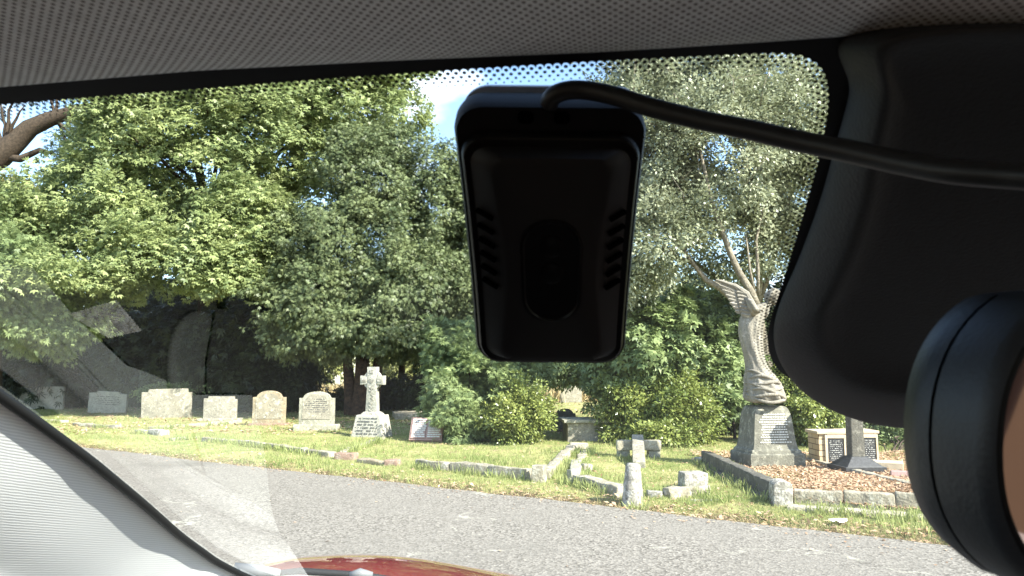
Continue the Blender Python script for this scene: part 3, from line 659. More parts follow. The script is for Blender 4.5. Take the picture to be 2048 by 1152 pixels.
# figure: swirling draped base, leaning body, arm, head, wings; it faces right
A = Vector((cx+.03, cy, .785))
def L2(px, py, dy=0.0):   # point of the statue in its own frame
    q = at(px, py, p.y+.3+dy) - p; return Matrix.Rotation(-.14, 3, 'Z') @ q
sects = [(1529, 806, 37, .26), (1529, 795, 39, .27), (1527, 778, 37, .26), (1523, 760, 33, .24), (1518, 748, 27, .2), (1513, 736, 20, .16), (1509, 718, 19, .15), (1505, 700, 20, .14), (1502, 680, 22, .14), (1501, 660, 24, .15), (1503, 640, 25, .15), (1507, 625, 23, .12), (1518, 614, 15, .08), (1533, 605, 8, .05), (1541, 601, 7, .045)]
m_ = MB(); rings = []; NS = 64
for i, (sx_, sy_, rw, rd_) in enumerate(sects):
    c_ = L2(sx_, sy_); rw *= k9*1.02; ring_ = []
    low = max(0, (sy_-735)/70)
    for j in range(NS):
        a = 2*math.pi*j/NS
        f_ = 1 + (.05+.03*low)*math.sin(9*a+i*.9) + .03*math.sin(17*a-i*1.7) + low*.07*math.sin(i*2.4+2*a)
        ring_.append(c_ + Vector((rw*math.cos(a)*f_, rd_*math.sin(a)*f_, low*.02*math.sin(3*a+i))))
    rings.append(ring_)
m_.loft(rings); bd = m_.build('robed_body', 'stone_angel', t, smooth=True, sub=1)
for i in range(7):   # heavy rolled folds wrapping the lower robe
    pts = []; z0_ = 800-i*8.5; rw = np.interp(z0_, [s_[1] for s_ in sects[::-1]], [s_[2] for s_ in sects[::-1]])*k9*1.0; xc_ = np.interp(z0_, [s_[1] for s_ in sects[::-1]], [s_[0] for s_ in sects[::-1]])
    rdp = np.interp(z0_, [s_[1] for s_ in sects[::-1]], [s_[3] for s_ in sects[::-1]])
    m_ = MB()
    for a in np.linspace(math.pi*.95, math.pi*2.1, 16): pts.append(L2(xc_, z0_) + Vector((rw*math.cos(a), rdp*math.sin(a), .03*math.sin(a*2.5+i*1.9)-.03*math.cos(a))))
    m_.tube(pts, [.006+.018*math.sin(math.pi*q_/15) for q_ in range(16)], 8); m_.build('robe_fold', 'stone_angel', t, smooth=True)
m_ = MB()
hp = L2(1549, 592); m_.loft([[hp + Vector((rr_*math.cos(a)*1.0, rr_*math.sin(a)*.85, zz)) for a in np.linspace(0, 2*math.pi, 20, endpoint=False)] for zz, rr_ in ((-.12, .025), (-.1, .05), (-.06, .075), (0, .09), (.05, .085), (.09, .055), (.105, .02))])
hd = m_.build('head', 'stone_angel', t, smooth=True)
m_ = MB(); m_.tube([hp+Vector((.08, 0, .02)), hp+Vector((.11, 0, -.02)), hp+Vector((.085, 0, -.03))], [.012, .018, .008], 6)
for q in (-1, 1): m_.tube([hp+Vector((.075, q*.03, .015)), hp+Vector((.083, q*.03, .01))], [.012, .008], 6)
m_.tube([hp+Vector((.07, -.02, -.055)), hp+Vector((.08, 0, -.055)), hp+Vector((.07, .02, -.055))], [.006, .009, .006], 6); m_.build('face', 'stone_angel', hd, smooth=True)
m_ = MB()
for i in range(9):
    a = i/8*math.pi*1.2+.4; m_.tube([hp+Vector((-.02, .07*math.cos(a), .08)), hp+Vector((-.09, .08*math.cos(a), .02)), hp+Vector((-.1, .06*math.cos(a), -.08))], [.022, .026, .015], 7)
m_.build('hair', 'stone_angel', hd, smooth=True)
m_ = MB(); m_.tube([L2(1511, 628, -.15), L2(1502, 612, -.17), L2(1496, 596, -.15), L2(1503, 604, -.2), L2(1511, 618, -.24), L2(1518, 622, -.24)], [.055, .048, .04, .038, .032, .028], 10); m_.build('arm', 'stone_angel', t, smooth=True); m_ = MB()
m_.tube([L2(1511, 626, .12), L2(1522, 640, .12), L2(1532, 628, .02), L2(1536, 612, -.02)], [.05, .045, .036, .026], 10); m_.build('arm', 'stone_angel', t, smooth=True)
for hx, hy, hd_ in ((1518, 622, -.24), (1536, 612, -.02)):
    m_ = MB(); h0 = L2(hx, hy, hd_); m_.tube([h0-Vector((.012, 0, .01)), h0+Vector((.01, 0, .006))], [.026, .03], 8)
    for f_ in range(5):
        b0 = L2(hx, hy, hd_) + Vector((0, (f_-2)*.012, 0)); m_.tube([b0, b0+Vector((.03, (f_-2)*.003, .02)), b0+Vector((.045, (f_-2)*.003, .0-.01*(f_ == 0)))], [.009, .008, .005], 6)
    m_.build('hand', 'stone_angel', t, smooth=True)
def wing(dy, sc):
    """layered feathers fanning up and back from the shoulder"""
    m_ = MB(); root = L2(1500, 632, dy)
    tips = [(1432, 560), (1437, 570), (1444, 580), (1451, 590), (1456, 598), (1459, 606), (1465, 614), (1470, 622)]
    sp = L2(1492, 588, dy)
    lead = [root, L2(1505, 612, dy), sp, L2(1470, 572, dy), L2(1432, 559, dy)]
    m_.tube(lead, [.05, .055, .05, .034, .006], 9)
    for i, (tx, ty) in enumerate(tips):
        q = i/7; b0 = sp.lerp(root, q*.9); tp = L2(tx, ty, dy+.02)
        mid = (b0+tp)/2 + Vector((.0, 0, .02)); d = (tp-b0).normalized(); sd = Vector((d.z, 0, -d.x))
        wd = .042; rings = []
        for s_ in np.linspace(0, 1, 7):
            c_ = b0*(1-s_)**2+mid*2*s_*(1-s_)+tp*s_*s_; ww = wd*(.6+.8*s_*(1-s_)*2)*(1 if s_ < .9 else .3)
            rings.append([c_+sd*ww, c_+Vector((0, -.018, 0)), c_-sd*ww, c_+Vector((0, .012, 0))])
        m_.loft(rings)
    for i in range(7):
        q = i/6; b0 = sp.lerp(root, q)+Vector((0, -.03, 0)); tp = b0 + (L2(1455+q*10, 580+q*45, dy)-b0)*.55; d = (tp-b0).normalized(); sd = Vector((d.z, 0, -d.x)); rings = []
        for s_ in np.linspace(0, 1, 5): c_ = b0.lerp(tp, s_); ww = .035*(1 if s_ < .85 else .4); rings.append([c_+sd*ww, c_+Vector((0, -.02, 0)), c_-sd*ww, c_+Vector((0, .01, 0))])
        m_.loft(rings)
    return m_.build('wing', 'stone_angel', t, smooth='auto')
wing(-.1, 1); wing(.16, 1)

# ---------------------------------------------------------------- brick memorial with plaques, black cross
M['brick'] = None
m, n, b, L = mk('pale_brick'); b.inputs['Roughness'].default_value = .9
bt = n.nodes.new('ShaderNodeTexBrick'); bt.inputs['Color1'].default_value = (.48, .36, .22, 1); bt.inputs['Color2'].default_value = (.58, .46, .3, 1); bt.inputs['Mortar'].default_value = (.16, .11, .07, 1)
bt.inputs['Scale'].default_value = 1; bt.inputs['Brick Width'].default_value = .22; bt.inputs['Row Height'].default_value = .075; bt.inputs['Mortar Size'].default_value = .006
tcn = n.nodes.new('ShaderNodeTexCoord'); sx_ = n.nodes.new('ShaderNodeSeparateXYZ'); L.new(tcn.outputs['Object'], sx_.inputs[0]); cxn = n.nodes.new('ShaderNodeCombineXYZ')
adn = n.nodes.new('ShaderNodeMath'); adn.operation = 'ADD'; L.new(sx_.outputs[0], adn.inputs[0]); L.new(sx_.outputs[1], adn.inputs[1]); L.new(adn.outputs[0], cxn.inputs[0]); L.new(sx_.outputs[2], cxn.inputs[1])
L.new(cxn.outputs[0], bt.inputs['Vector']); L.new(bt.outputs['Color'], b.inputs['Base Color']); M['brick'] = m
M['cap_stone'] = simple('cap_stone', (.55, .46, .33), .8, c2=(.48, .38, .26), scale=6, bump=.3, pos='w')
Yb = gr(1665, 938).y
p = gr(1640, 936); s = Yb/FPX; t = empty('brick_memorial', p, 0.0, label='low pale brick memorial with two black plaques between stone frames', cat='memorial')
H = (938-866)*s
def pier(x0, x1, fy, plaque=True):
    xa = (x0-1640)*s; xb = (x1-1640)*s; m_ = MB(); m_.box(((xa+xb)/2, fy+.18, H*.46), (xb-xa, .36, H*.92+.02)); m_.build('brick_pier', 'brick', t)
    m_ = MB(); m_.box(((xa+xb)/2, fy+.18, H*.96), (xb-xa+.06, .42, H*.08)); m_.build('coping', 'cap_stone', t, bevel=.008)
    if plaque:
        m_ = MB(); w_ = xb-xa; xc_ = xa+w_*.62
        for q, ww in ((-.36, .07), (.36, .07)): m_.box((xc_+w_*q, fy-.012, H*.45), (ww*w_*1.3, .03, H*.9))
        m_.box((xc_, fy-.012, H*.86), (w_*.632, .03, H*.1)); m_.box((xc_, fy-.012, H*.03), (w_*.632, .03, H*.05)); m_.build('stone_frame', 'cap_stone', t)
        m_ = MB(); m_.box((xc_, fy-.006, H*.43), (w_*.62, .02, H*.75)); pl = m_.build('plaque', 'granite_black', t)
        m_ = MB(); marks(m_, xc_-w_*.26, xc_+w_*.26, H*.14, H*.76, 12, fy-.018, .9, .35, .55); m_.build('lettering', 'letters', pl)
pier(1640, 1692, 0); pier(1722, 1762, .1)
m_ = MB(); xa = (1692-1640)*s+.002; xb = (1722-1640)*s-.002; m_.box(((xa+xb)/2, .3, H*.46), (xb-xa, .24, H*.92)); m_.build('brick_wall', 'brick', t)
m_ = MB(); m_.box(((xa+xb)/2, .3, H*.965), (xb-xa-.064, .3, H*.07)); m_.build('coping', 'cap_stone', t, bevel=.006)
p = gr(1734, 955); s = p.y/FPX; t = empty('granite_cross', p, 0.1, label='dark polished granite cross on a stepped base beside the brick memorial', cat='stone cross')
m_ = MB(); m_.box((0, .22, .05), (.52, .44, .14)); m_.build('base_step', 'granite_black', t, bevel=.006)
m_ = MB(); m_.box((0, .22, .175), (.46, .4, .11), None, (.45, .45)); m_.build('stepped_base', 'granite_black', t, bevel=.004)
m_ = MB(); m_.box((0, .22, .75), (.17, .14, 1.06), None, (.85, .85)); m_.build('shaft', 'granite_grey', t, bevel=.012)
for q in (-1, 1): m_ = MB(); m_.box((q*.19, .22, 1.05), (.22, .12, .14)); m_.build('cross_arm', 'granite_grey', t, bevel=.01)
p = gr(1770, 958); t = empty('grave_slab', p, 0.0, label='flat pale paving slabs beside the dark granite cross', cat='grave slab')
for i, (dx, dy, w_, d_, h) in enumerate(((-.55, -.3, .9, .8, .03), (.1, -.5, .5, .6, .03), (.2, .5, .5, .3, .14))):
    m_ = MB(); m_.box((dx, dy, h/2), (w_, d_, h+.02), Matrix.Rotation(-.45, 3, 'Z')); m_.build('slab', 'cap_stone' if i != 1 else 'stone_kerb', t, bevel=.008)
p = gr(1815, 966); t = empty('stone_tablet', p, -0.4, label='small brown granite tablet lying by the mirror, right of the dark cross', cat='memorial')
m_ = MB(); m_.box((0, .1, .06), (.35, .2, .12), None, (.9, .6)); m_.build('tablet', 'granite_red', t, bevel=.01)

# small far and shaded stones
def small(px, py, w_, h, d_, kind, mat, label, cat='headstone', rz=0, lean=0):
    p = gr(px, py); t = empty('headstone' if cat == 'headstone' else 'grave_slab', p, rz, label=label, cat=cat)
    m_ = MB(); m_.prism(arch(w_, h, kind), 0, d_); o = m_.build('slab', mat, t, bevel=.01, rough=.01, smooth='auto'); o.rotation_euler = (lean, 0, 0)
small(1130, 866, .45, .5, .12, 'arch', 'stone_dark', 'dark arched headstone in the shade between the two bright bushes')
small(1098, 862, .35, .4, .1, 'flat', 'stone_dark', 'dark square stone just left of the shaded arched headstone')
small(1142, 806, .9, .9, .2, 'arch', 'stone_grey', 'distant grey headstone seen through the gap between the bushes')
small(664, 782, 1.0, 1.3, .2, 'arch', 'stone_white', 'distant white rounded headstone behind the trees, left of the yew trunk')
p = gr(1185, 884); t = empty('box_tomb', p, 0.05, label='low worn chest tomb in shade between the bushes', cat='tomb')
m_ = MB(); m_.box((.1, .4, .16), (1.1, .8, .36)); m_.build('chest', 'stone_grey', t, bevel=.01, rough=.01, smooth='auto')
m_ = MB(); m_.box((.1, .4, .37), (1.25, .95, .055)); m_.build('cover_slab', 'stone_green', t, bevel=.01, rough=.01)
p = gr(822, 838); t = empty('grave_slab', p, 0.2, label='flat grey ledger slab in shade under the yew, behind the open book', cat='grave slab')
m_ = MB(); m_.box((0, .4, .08), (.9, 1.6, .16)); m_.build('slab', 'stone_kerb', t, bevel=.01, rough=.015)
for (px, py, r_, mt, lb) in ((1411, 918, .05, 'stone_white', 'small round white stone at the back corner of the angel plot kerb'), (1400, 924, .07, 'stone_lichen', 'pale rough stone lying left of the angel plot kerb'), (1438, 922, .06, 'stone_cream', 'flat cream stone lying by the pedestal foot'), (956, 878, .1, 'stone_cream', 'flat pale stone in grass in front of the blue green bush')):
    p = gr(px, py); m_ = MB(); m_.box((0, 0, r_*.4), (r_*2, r_*1.6, r_*1.2)); o = m_.build('stone', mt, None, bevel=r_*.3, segs=3, rough=r_*.2, smooth=True); o.location = p; tag(o, lb, 'stone', 'loose stones lying on the grass')
m_ = MB(); pts = []
for a in np.linspace(0, 2*math.pi, 14, endpoint=False): q = .05+.012*math.sin(3*a); pts.append((q*1.4*math.cos(a), q*math.sin(a), .012+.01*math.sin(5*a)))
m_.add([(0, 0, .03)]+pts, [(0, i+1, (i+1) % 14+1) for i in range(14)]); M['white_litter'] = simple('white_litter', (.7, .7, .7), .6)
o = m_.build('litter_scrap', 'white_litter'); o.location = gr(1678, 1044, .03); tag(o, 'crumpled white paper scrap on the verge', 'litter')

# ---------------------------------------------------------------- trees and shrubs
GT = 'trees behind the graves'; GB = 'bushes behind the graves'
def tree(label, name, lobes, base, r0, bark, spec, top=None, group=GT, lim=6, cat='tree', **kw):
    """base: pixel of the trunk foot; spec = (nspray, nleaf, spray_r, leaf, template, material)"""
    b0 = gr(*base) if len(base) == 2 else Vector(base)
    t = empty(name, b0, 0, label=label, cat=cat, group=group)
    lob = [(tuple(Vector(c)-b0), r_) for c, r_ in lobes]
    cr_, cs = crown('crown', lob, *spec, parent=t, **kw)
    m_ = MB(); tp = Vector(top)-b0 if top else Vector((lob[0][0][0]*.3, lob[0][0][1]*.3, lob[0][0][2]*.6))
    if r0:
        trunk(m_, (0, 0, -.1), tp, r0, r0*.55)
        idx = rng.choice(len(cs), min(lim, len(cs)), replace=False)
        if 'yew' in name:
            for dx in (-.3, .26): trunk(m_, (dx, .15+abs(dx)*.3, -.1), tp+Vector((dx*2.6, .3, 0)), r0*.7, r0*.4)
        limbs(m_, tp, r0*.3, [Vector(cs[i]) for i in idx], 0.015)
        m_.build('trunk', bark, t, smooth=True)
    return t, cs, b0
# large broadleaf tree at left
ml = [lobe(430, 300, 23, 330, 170, 3.2), lobe(220, 430, 22, 200, 130, 2.6), lobe(680, 210, 24, 190, 130, 2.5), lobe(140, 560, 21, 150, 60, 2), lobe(470, 470, 21, 140, 95, 2), lobe(330, 520, 20.5, 170, 75, 2), lobe(140, 450, 21.5, 80, 110, 2), lobe(440, 530, 20.3, 110, 60, 1.6), lobe(500, 430, 20.8, 90, 90, 1.6), lobe(90, 550, 18.6, 110, 55, 1.3), lobe(230, 590, 19.5, 150, 45, 1.3), lobe(450, 560, 20, 90, 45, 1.2), lobe(330, 230, 23, 180, 110, 2.5), lobe(560, 120, 24, 330, 110, 3)]
t, cs, b0 = tree('large spreading broadleaf tree with bright sunlit lobed leaves at left', 'sycamore_tree', ml, (395, 812), .3, 'bark', (5600, 26, .4, .118, 'maple', 'leaf_maple'), top=at(420, 430, 24), lim=22, droop=.7, gap=.29, gscale=.6, flat=.35, shell=.62, zmin=3.4)
# yew
yl = [lobe(735, 500, 21, 150, 150, 2.2), lobe(740, 370, 21, 100, 110, 1.6), lobe(700, 290, 21.5, 50, 60, 1), lobe(780, 300, 21.5, 55, 60, 1), lobe(640, 590, 20, 110, 80, 1.6), lobe(830, 580, 20, 120, 100, 1.8), lobe(880, 420, 21.5, 80, 150, 1.6), lobe(740, 650, 20, 190, 65, 1.8), lobe(600, 660, 20.5, 80, 60, 1.3), lobe(660, 690, 21, 60, 40, 1.2), lobe(800, 690, 21, 70, 40, 1.2), lobe(860, 660, 21, 80, 60, 1.4), lobe(600, 480, 21, 60, 80, 1.4), lobe(970, 420, 22, 90, 170, 1.8), lobe(960, 600, 21, 80, 90, 1.8)]
tree('dark conical yew with reddish trunk standing behind the celtic cross', 'yew_tree', yl, (722, 832), .25, 'bark_red', (9000, 18, .24, .1, 'twig', 'leaf_yew'), top=at(725, 560, 22.5), lim=14, droop=.8, flat=.45, shell=.55, zmin=1.2, up=.6, rag=.6)
# left edge trees
tree('dark evergreen tree at the left edge of the view', 'evergreen_tree', [lobe(20, 560, 19, 90, 110, 1.5), lobe(-60, 480, 20, 130, 150, 2), lobe(90, 640, 20, 120, 70, 1.5)], (-20, 830), .25, 'bark', (1700, 16, .28, .13, 'twig', 'leaf_blue'), droop=.6, zmin=.9)
tree('golden green conifer half hidden at the left edge below the bare limb', 'conifer_tree', [lobe(10, 430, 28, 110, 80, 2.5), lobe(60, 500, 27, 80, 60, 2), lobe(-40, 560, 27, 120, 90, 2)], (0, 800), .3, 'bark', (1500, 16, .4, .2, 'twig', 'leaf_gold'), zmin=1)
# bare-limbed pine
b0 = gr(-150, 800); t = empty('pine_tree', b0, 0, label='old tree whose thick bare limb crosses the blue sky at top left', cat='tree', group=GT)
m_ = MB(); trunk(m_, (0, 0, -.1), at(-120, 420, 26)-b0, .5, .35)
m_.tube([at(x, y, 25)-b0 for x, y in ((-120, 420), (-60, 350), (0, 312), (35, 280), (60, 256), (100, 238), (150, 222), (230, 205))], [.5, .42, .4, .34, .3, .26, .2, .12], 12)
m_.tube([at(x, y, 25)-b0 for x, y in ((0, 312), (40, 318), (80, 300), (110, 308))], [.15, .13, .09, .04], 8)
limbs(m_, at(10, 300, 25)-b0, .08, [at(x, y, 24.5)-b0 for x, y in ((0, 200), (30, 190), (20, 240), (50, 210), (-20, 230))], .015)
limbs(m_, at(110, 232, 25)-b0, .06, [at(x, y, 25)-b0 for x, y in ((160, 290), (190, 260), (120, 170), (90, 180), (140, 310))], .015)
m_.build('trunk', 'bark', t, smooth=True)
crown('crown', [(tuple(Vector(c)-b0), r_) for c, r_ in [lobe(150, 290, 25.5, 60, 50, 1), lobe(60, 150, 26, 150, 70, 2), lobe(-100, 200, 26, 100, 120, 2)]], 420, 16, .35, .12, 'twig', 'leaf_dark', t)
# dark under-storey and background evergreens
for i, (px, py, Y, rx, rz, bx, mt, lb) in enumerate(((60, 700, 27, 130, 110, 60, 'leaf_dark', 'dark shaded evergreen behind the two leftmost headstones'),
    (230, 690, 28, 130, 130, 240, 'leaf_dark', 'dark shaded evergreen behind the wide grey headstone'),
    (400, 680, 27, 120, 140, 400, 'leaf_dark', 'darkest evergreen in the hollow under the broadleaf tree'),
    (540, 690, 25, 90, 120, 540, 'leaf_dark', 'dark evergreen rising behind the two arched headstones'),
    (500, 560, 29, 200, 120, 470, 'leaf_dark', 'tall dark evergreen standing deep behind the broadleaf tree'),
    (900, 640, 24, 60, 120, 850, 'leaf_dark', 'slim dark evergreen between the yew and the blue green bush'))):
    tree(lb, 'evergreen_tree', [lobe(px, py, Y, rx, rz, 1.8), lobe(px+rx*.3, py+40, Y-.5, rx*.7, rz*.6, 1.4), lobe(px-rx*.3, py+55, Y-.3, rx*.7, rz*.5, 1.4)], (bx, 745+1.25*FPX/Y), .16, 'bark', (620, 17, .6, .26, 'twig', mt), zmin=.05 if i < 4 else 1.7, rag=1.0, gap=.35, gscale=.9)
for (px, yt, r_, Y) in ((800, 640, .13, 25), (846, 640, .15, 23), (620, 600, .12, 30)):
    b0 = gr(px, 745+1.25*FPX/Y); t = empty('slim_tree', b0, 0, label={800: 'slim dark trunked tree left of the pair right of the yew', 846: 'slim dark trunked tree close to the blue green bush', 620: 'slim trunked tree in the gap left of the yew'}[px], cat='tree', group=GT)
    m_ = MB(); trunk(m_, (0, 0, -.1), at(px+6, yt, Y)-b0, r_, r_*.7); m_.build('trunk', 'bark', t, smooth=True)
    crown('crown', [(tuple(at(px, yt-40, Y)-b0), (1.3, 1.2, 1.1))], 260, 14, .35, .16, 'twig', 'leaf_dark', t, zmin=2)
# right hand evergreen oak with pale limbs
ol_ = [lobe(1440, 300, 13.5, 190, 190, 2), lobe(1300, 300, 13.5, 120, 160, 1.6), lobe(1590, 240, 14, 130, 130, 1.6), lobe(1320, 480, 13, 100, 110, 1.4), lobe(1480, 470, 14, 120, 100, 1.3), lobe(1620, 430, 14, 120, 130, 1.4), lobe(1400, 140, 14, 260, 90, 2), lobe(1210, 220, 14, 60, 80, 1), lobe(1180, 420, 14, 100, 200, 1.4), lobe(1240, 560, 13.2, 60, 60, 1)]
t, cs, b0 = tree('tall evergreen oak with small grey green leaves and pale limbs above the angel', 'evergreen_oak', ol_, (1545, 872), .2, 'bark_pale', (8200, 24, .22, .074, 'oval', 'leaf_oak'), top=at(1515, 610, 14.2), lim=3, droop=.1, flat=.6, shell=.3, gap=.33, gscale=1.3, zmin=2.2)
m_ = MB()
def pl(pts, Y, r0, r1, n=8): m_.tube([at(x, y, Y)-b0 for x, y in pts], list(np.linspace(r0, r1, len(pts))), n)
pl(((1515, 615), (1500, 580), (1478, 545), (1462, 510), (1445, 465), (1432, 430), (1418, 380), (1400, 300)), 12.6, .075, .025)
pl(((1510, 640), (1470, 600), (1440, 575), (1412, 560), (1380, 520), (1340, 450)), 12.9, .09, .02)
pl(((1516, 590), (1516, 540), (1512, 480), (1530, 400)), 12.8, .035, .02)
pl(((1510, 590), (1500, 540), (1492, 470)), 12.7, .03, .012)

for i in range(380):
    c_ = Vector(cs[rng.integers(len(cs))]); d = Vector(rng.normal(size=3)); d.normalize(); e_ = c_+d*random.uniform(.3, .8); m_.tube([c_, c_.lerp(e_, .5)+Vector(rng.normal(size=3))*.05, e_], [.009, .007, .003], 4)
m_.build('branch', 'bark_pale', t, smooth=True)
# bushes
def bush(label, lobes, base, spec, mat_stem='bark', **kw):
    kw.setdefault('zmin', .05); kw.setdefault('rag', .9)
    return tree(label, 'bush', lobes, base, .035, mat_stem, spec, group=GB, lim=8, cat='bush', **kw)
bush('blue green spreading bush right of the open book memorial', [lobe(945, 790, 14.5, 85, 95, 1), lobe(930, 840, 14, 70, 45, .8), lobe(1000, 740, 15, 80, 60, 1), lobe(905, 700, 15.5, 50, 60, .9)], (945, 875), (2400, 18, .19, .11, 'twig', 'leaf_blue'), droop=.3, gap=.3, gscale=1.4)
bush('bright yellow green bush left of the shaded gap', [lobe(1045, 825, 13.5, 55, 62, .6), lobe(1020, 850, 13.3, 50, 40, .5)], (1045, 888), (1300, 22, .14, .06, 'oval', 'leaf_holly'), droop=.1)
bush('bright yellow green bush right of the shaded gap', [lobe(1270, 800, 14, 80, 70, .9), lobe(1360, 820, 13.5, 75, 75, .8), lobe(1330, 860, 13, 90, 40, .7), lobe(1240, 840, 14, 45, 45, .7)], (1300, 890), (2600, 22, .15, .065, 'oval', 'leaf_holly'), droop=.1)
bush('tall blue green shrub between the dash camera and the angel', [lobe(1300, 680, 14, 90, 80, .9), lobe(1410, 800, 13.9, 60, 70, .6), lobe(1350, 700, 14.6, 110, 90, 1), lobe(1250, 730, 15, 90, 60, 1), lobe(1420, 740, 14.6, 70, 80, .9), lobe(1340, 630, 15, 70, 50, .9), lobe(1440, 660, 15.5, 70, 80, .8)], (1360, 880), (3000, 18, .2, .12, 'maple', 'leaf_blue'), zmin=.5, gap=.3, gscale=1.4)
bush('leafy bush close behind the angel pedestal at its right', [lobe(1612, 825, 13, 62, 60, .7), lobe(1650, 870, 13.4, 30, 30, .5), lobe(1570, 780, 13.4, 40, 60, .6)], (1612, 890), (1500, 22, .14, .06, 'oval', 'leaf_holly'))
bush('bush right of the brick memorial beside the mirror', [lobe(1790, 895, 13.4, 45, 55, .6), lobe(1850, 880, 13.5, 60, 60, .6)], (1790, 925), (900, 20, .13, .055, 'oval', 'leaf_blue'))
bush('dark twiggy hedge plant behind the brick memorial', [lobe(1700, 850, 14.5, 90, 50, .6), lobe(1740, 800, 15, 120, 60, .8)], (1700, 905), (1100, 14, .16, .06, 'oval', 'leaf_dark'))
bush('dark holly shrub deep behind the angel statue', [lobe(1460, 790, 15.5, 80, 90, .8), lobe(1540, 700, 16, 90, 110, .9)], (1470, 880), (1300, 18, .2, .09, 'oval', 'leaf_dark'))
bush('grey green bush overhanging the gap beyond the bushes', [lobe(1130, 730, 20, 110, 45, 1.2), lobe(1190, 750, 19.5, 50, 40, 1)], (1200, 832), (1100, 16, .24, .11, 'oval', 'leaf_blue'), zmin=1.0)
bush('low dark leaf clumps standing in for the shade around the yew trunk', [lobe(760, 790, 25, 70, 34, .8), lobe(860, 790, 23, 50, 45, .8), lobe(700, 800, 25, 50, 25, .6)], (760, 820), (800, 16, .25, .15, 'twig', 'leaf_dark'))  # dark foliage added to put ground shade into the colour
bush('low dark leaf clumps standing in for shade behind the two arched headstones', [lobe(570, 770, 24, 60, 55, .8), lobe(650, 805, 27, 50, 14, .6)], (570, 822), (800, 16, .25, .15, 'twig', 'leaf_dark'))  # more added dark leaves in place of shade on the ground
bush('small sunlit shrub glimpsed left of the yew trunk', [lobe(640, 720, 33, 50, 40, 1.2)], (650, 798), (500, 16, .3, .16, 'oval', 'leaf_far'), zmin=.4)
bush('sunlit shrub glimpsed between the slim trunks right of the yew', [lobe(822, 740, 36, 50, 35, 1.2)], (822, 794), (500, 16, .3, .16, 'oval', 'leaf_far'), zmin=.4)
bush('ivy plant creeping over the back of the wide grey headstone', [lobe(330, 782, 22.2, 60, 14, .3)], (330, 832), (220, 18, .16, .08, 'oval', 'leaf_blue'), zmin=.3)
# tall dry grass clumps in the far gaps
P = scatter(2500, -.3, .14, 24, 42, 1.1, test=lambda P: clump(P, .5, -.05, 3.1) & (P[:, 1] > 31)); blades('tall_dry_grass', P, .5, 'dry_grass', 'tall dry grass clumps in the field seen through the gaps', 5, .12, .3)
# far tree line and trees across the field
far = []
for i in range(26):
    x = -75 + i*6 + random.uniform(-1.5, 1.5); y = random.uniform(66, 80); h = random.uniform(7, 11)
    far.append(((x, y, h*.5), (4.5, 3, h*.55)))
o, _ = crown('far_woodland', far, 3800, 14, 1.1, .6, 'oval', 'leaf_far'); tag(o, 'far wood closing the field behind the cemetery trees', 'woodland', kind='stuff')
far = [((x, y, 3.2), (3.6, 2.5, 3.4)) for x, y in [(-40+i*5.2+random.uniform(-1, 1), 42+random.uniform(-2, 2)) for i in range(6)]]
far += [((x, y, 3.2), (3.6, 2.5, 3.4)) for x, y in ((9, 36), (14, 34), (19, 33), (24, 33))]
o, _ = crown('far_thicket', far, 2600, 14, .7, .35, 'oval', 'leaf_dark'); tag(o, 'dark thicket behind the trees at both sides of the field', 'thicket', kind='stuff')

# ================================================================ the car
CAR = empty('car', car(0, .2, -HCAM), math.atan2(CF.y, CF.x)-math.pi/2, label='red car seen from its passenger seat, with grey roof lining', cat='car')
bpy.context.view_layer.update()
inv = CAR.matrix_world.inverted()
def cbuild(mb, name, mat, parent=None, **kw):
    """parts are drafted in world metres, then moved into the car's own frame"""
    mb.v = [tuple(inv @ Vector(q)) for q in mb.v]; return mb.build(name, mat, parent or CAR, **kw)
def grid(nu, nv, fn, uvfn=None):
    mb = MB(); mb.add([fn(i/(nu-1), j/(nv-1)) for j in range(nv) for i in range(nu)], [(j*nu+i, j*nu+i+1, (j+1)*nu+i+1, (j+1)*nu+i) for j in range(nv-1) for i in range(nu-1)]); return mb
def set_uv(o, fn):
    uvl = o.data.uv_layers.new(name='UVMap')
    for lp in o.data.loops: uvl.data[lp.index].uv = fn(o.data.vertices[lp.vertex_index].co)
# windscreen
wc = [glass_ur(.2, -.44), glass_ur(.2, .84), glass_ur(1.36, 1.03), glass_ur(1.36, -.63)]
m_ = MB(); m_.add(wc, [(0, 1, 2, 3)]); WS = cbuild(m_, 'windscreen', 'glass', recalc=False)
# frit edge path, in pixels of the photograph projected on the glass plane
path_px = [(-160, 235), (0, 216), (200, 199), (400, 184), (600, 168), (800, 154), (1000, 141), (1200, 129), (1400, 119), (1520, 114), (1580, 115), (1615, 125), (1638, 147), (1648, 185), (1645, 235), (1632, 310), (1612, 385), (1592, 455), (1570, 530), (1548, 600), (1535, 640), (1530, 680), (1536, 715), (1560, 748), (1605, 772), (1660, 800), (1760, 850)]
pts = [glass_pt(x, y, .0015) for x, y in path_px]
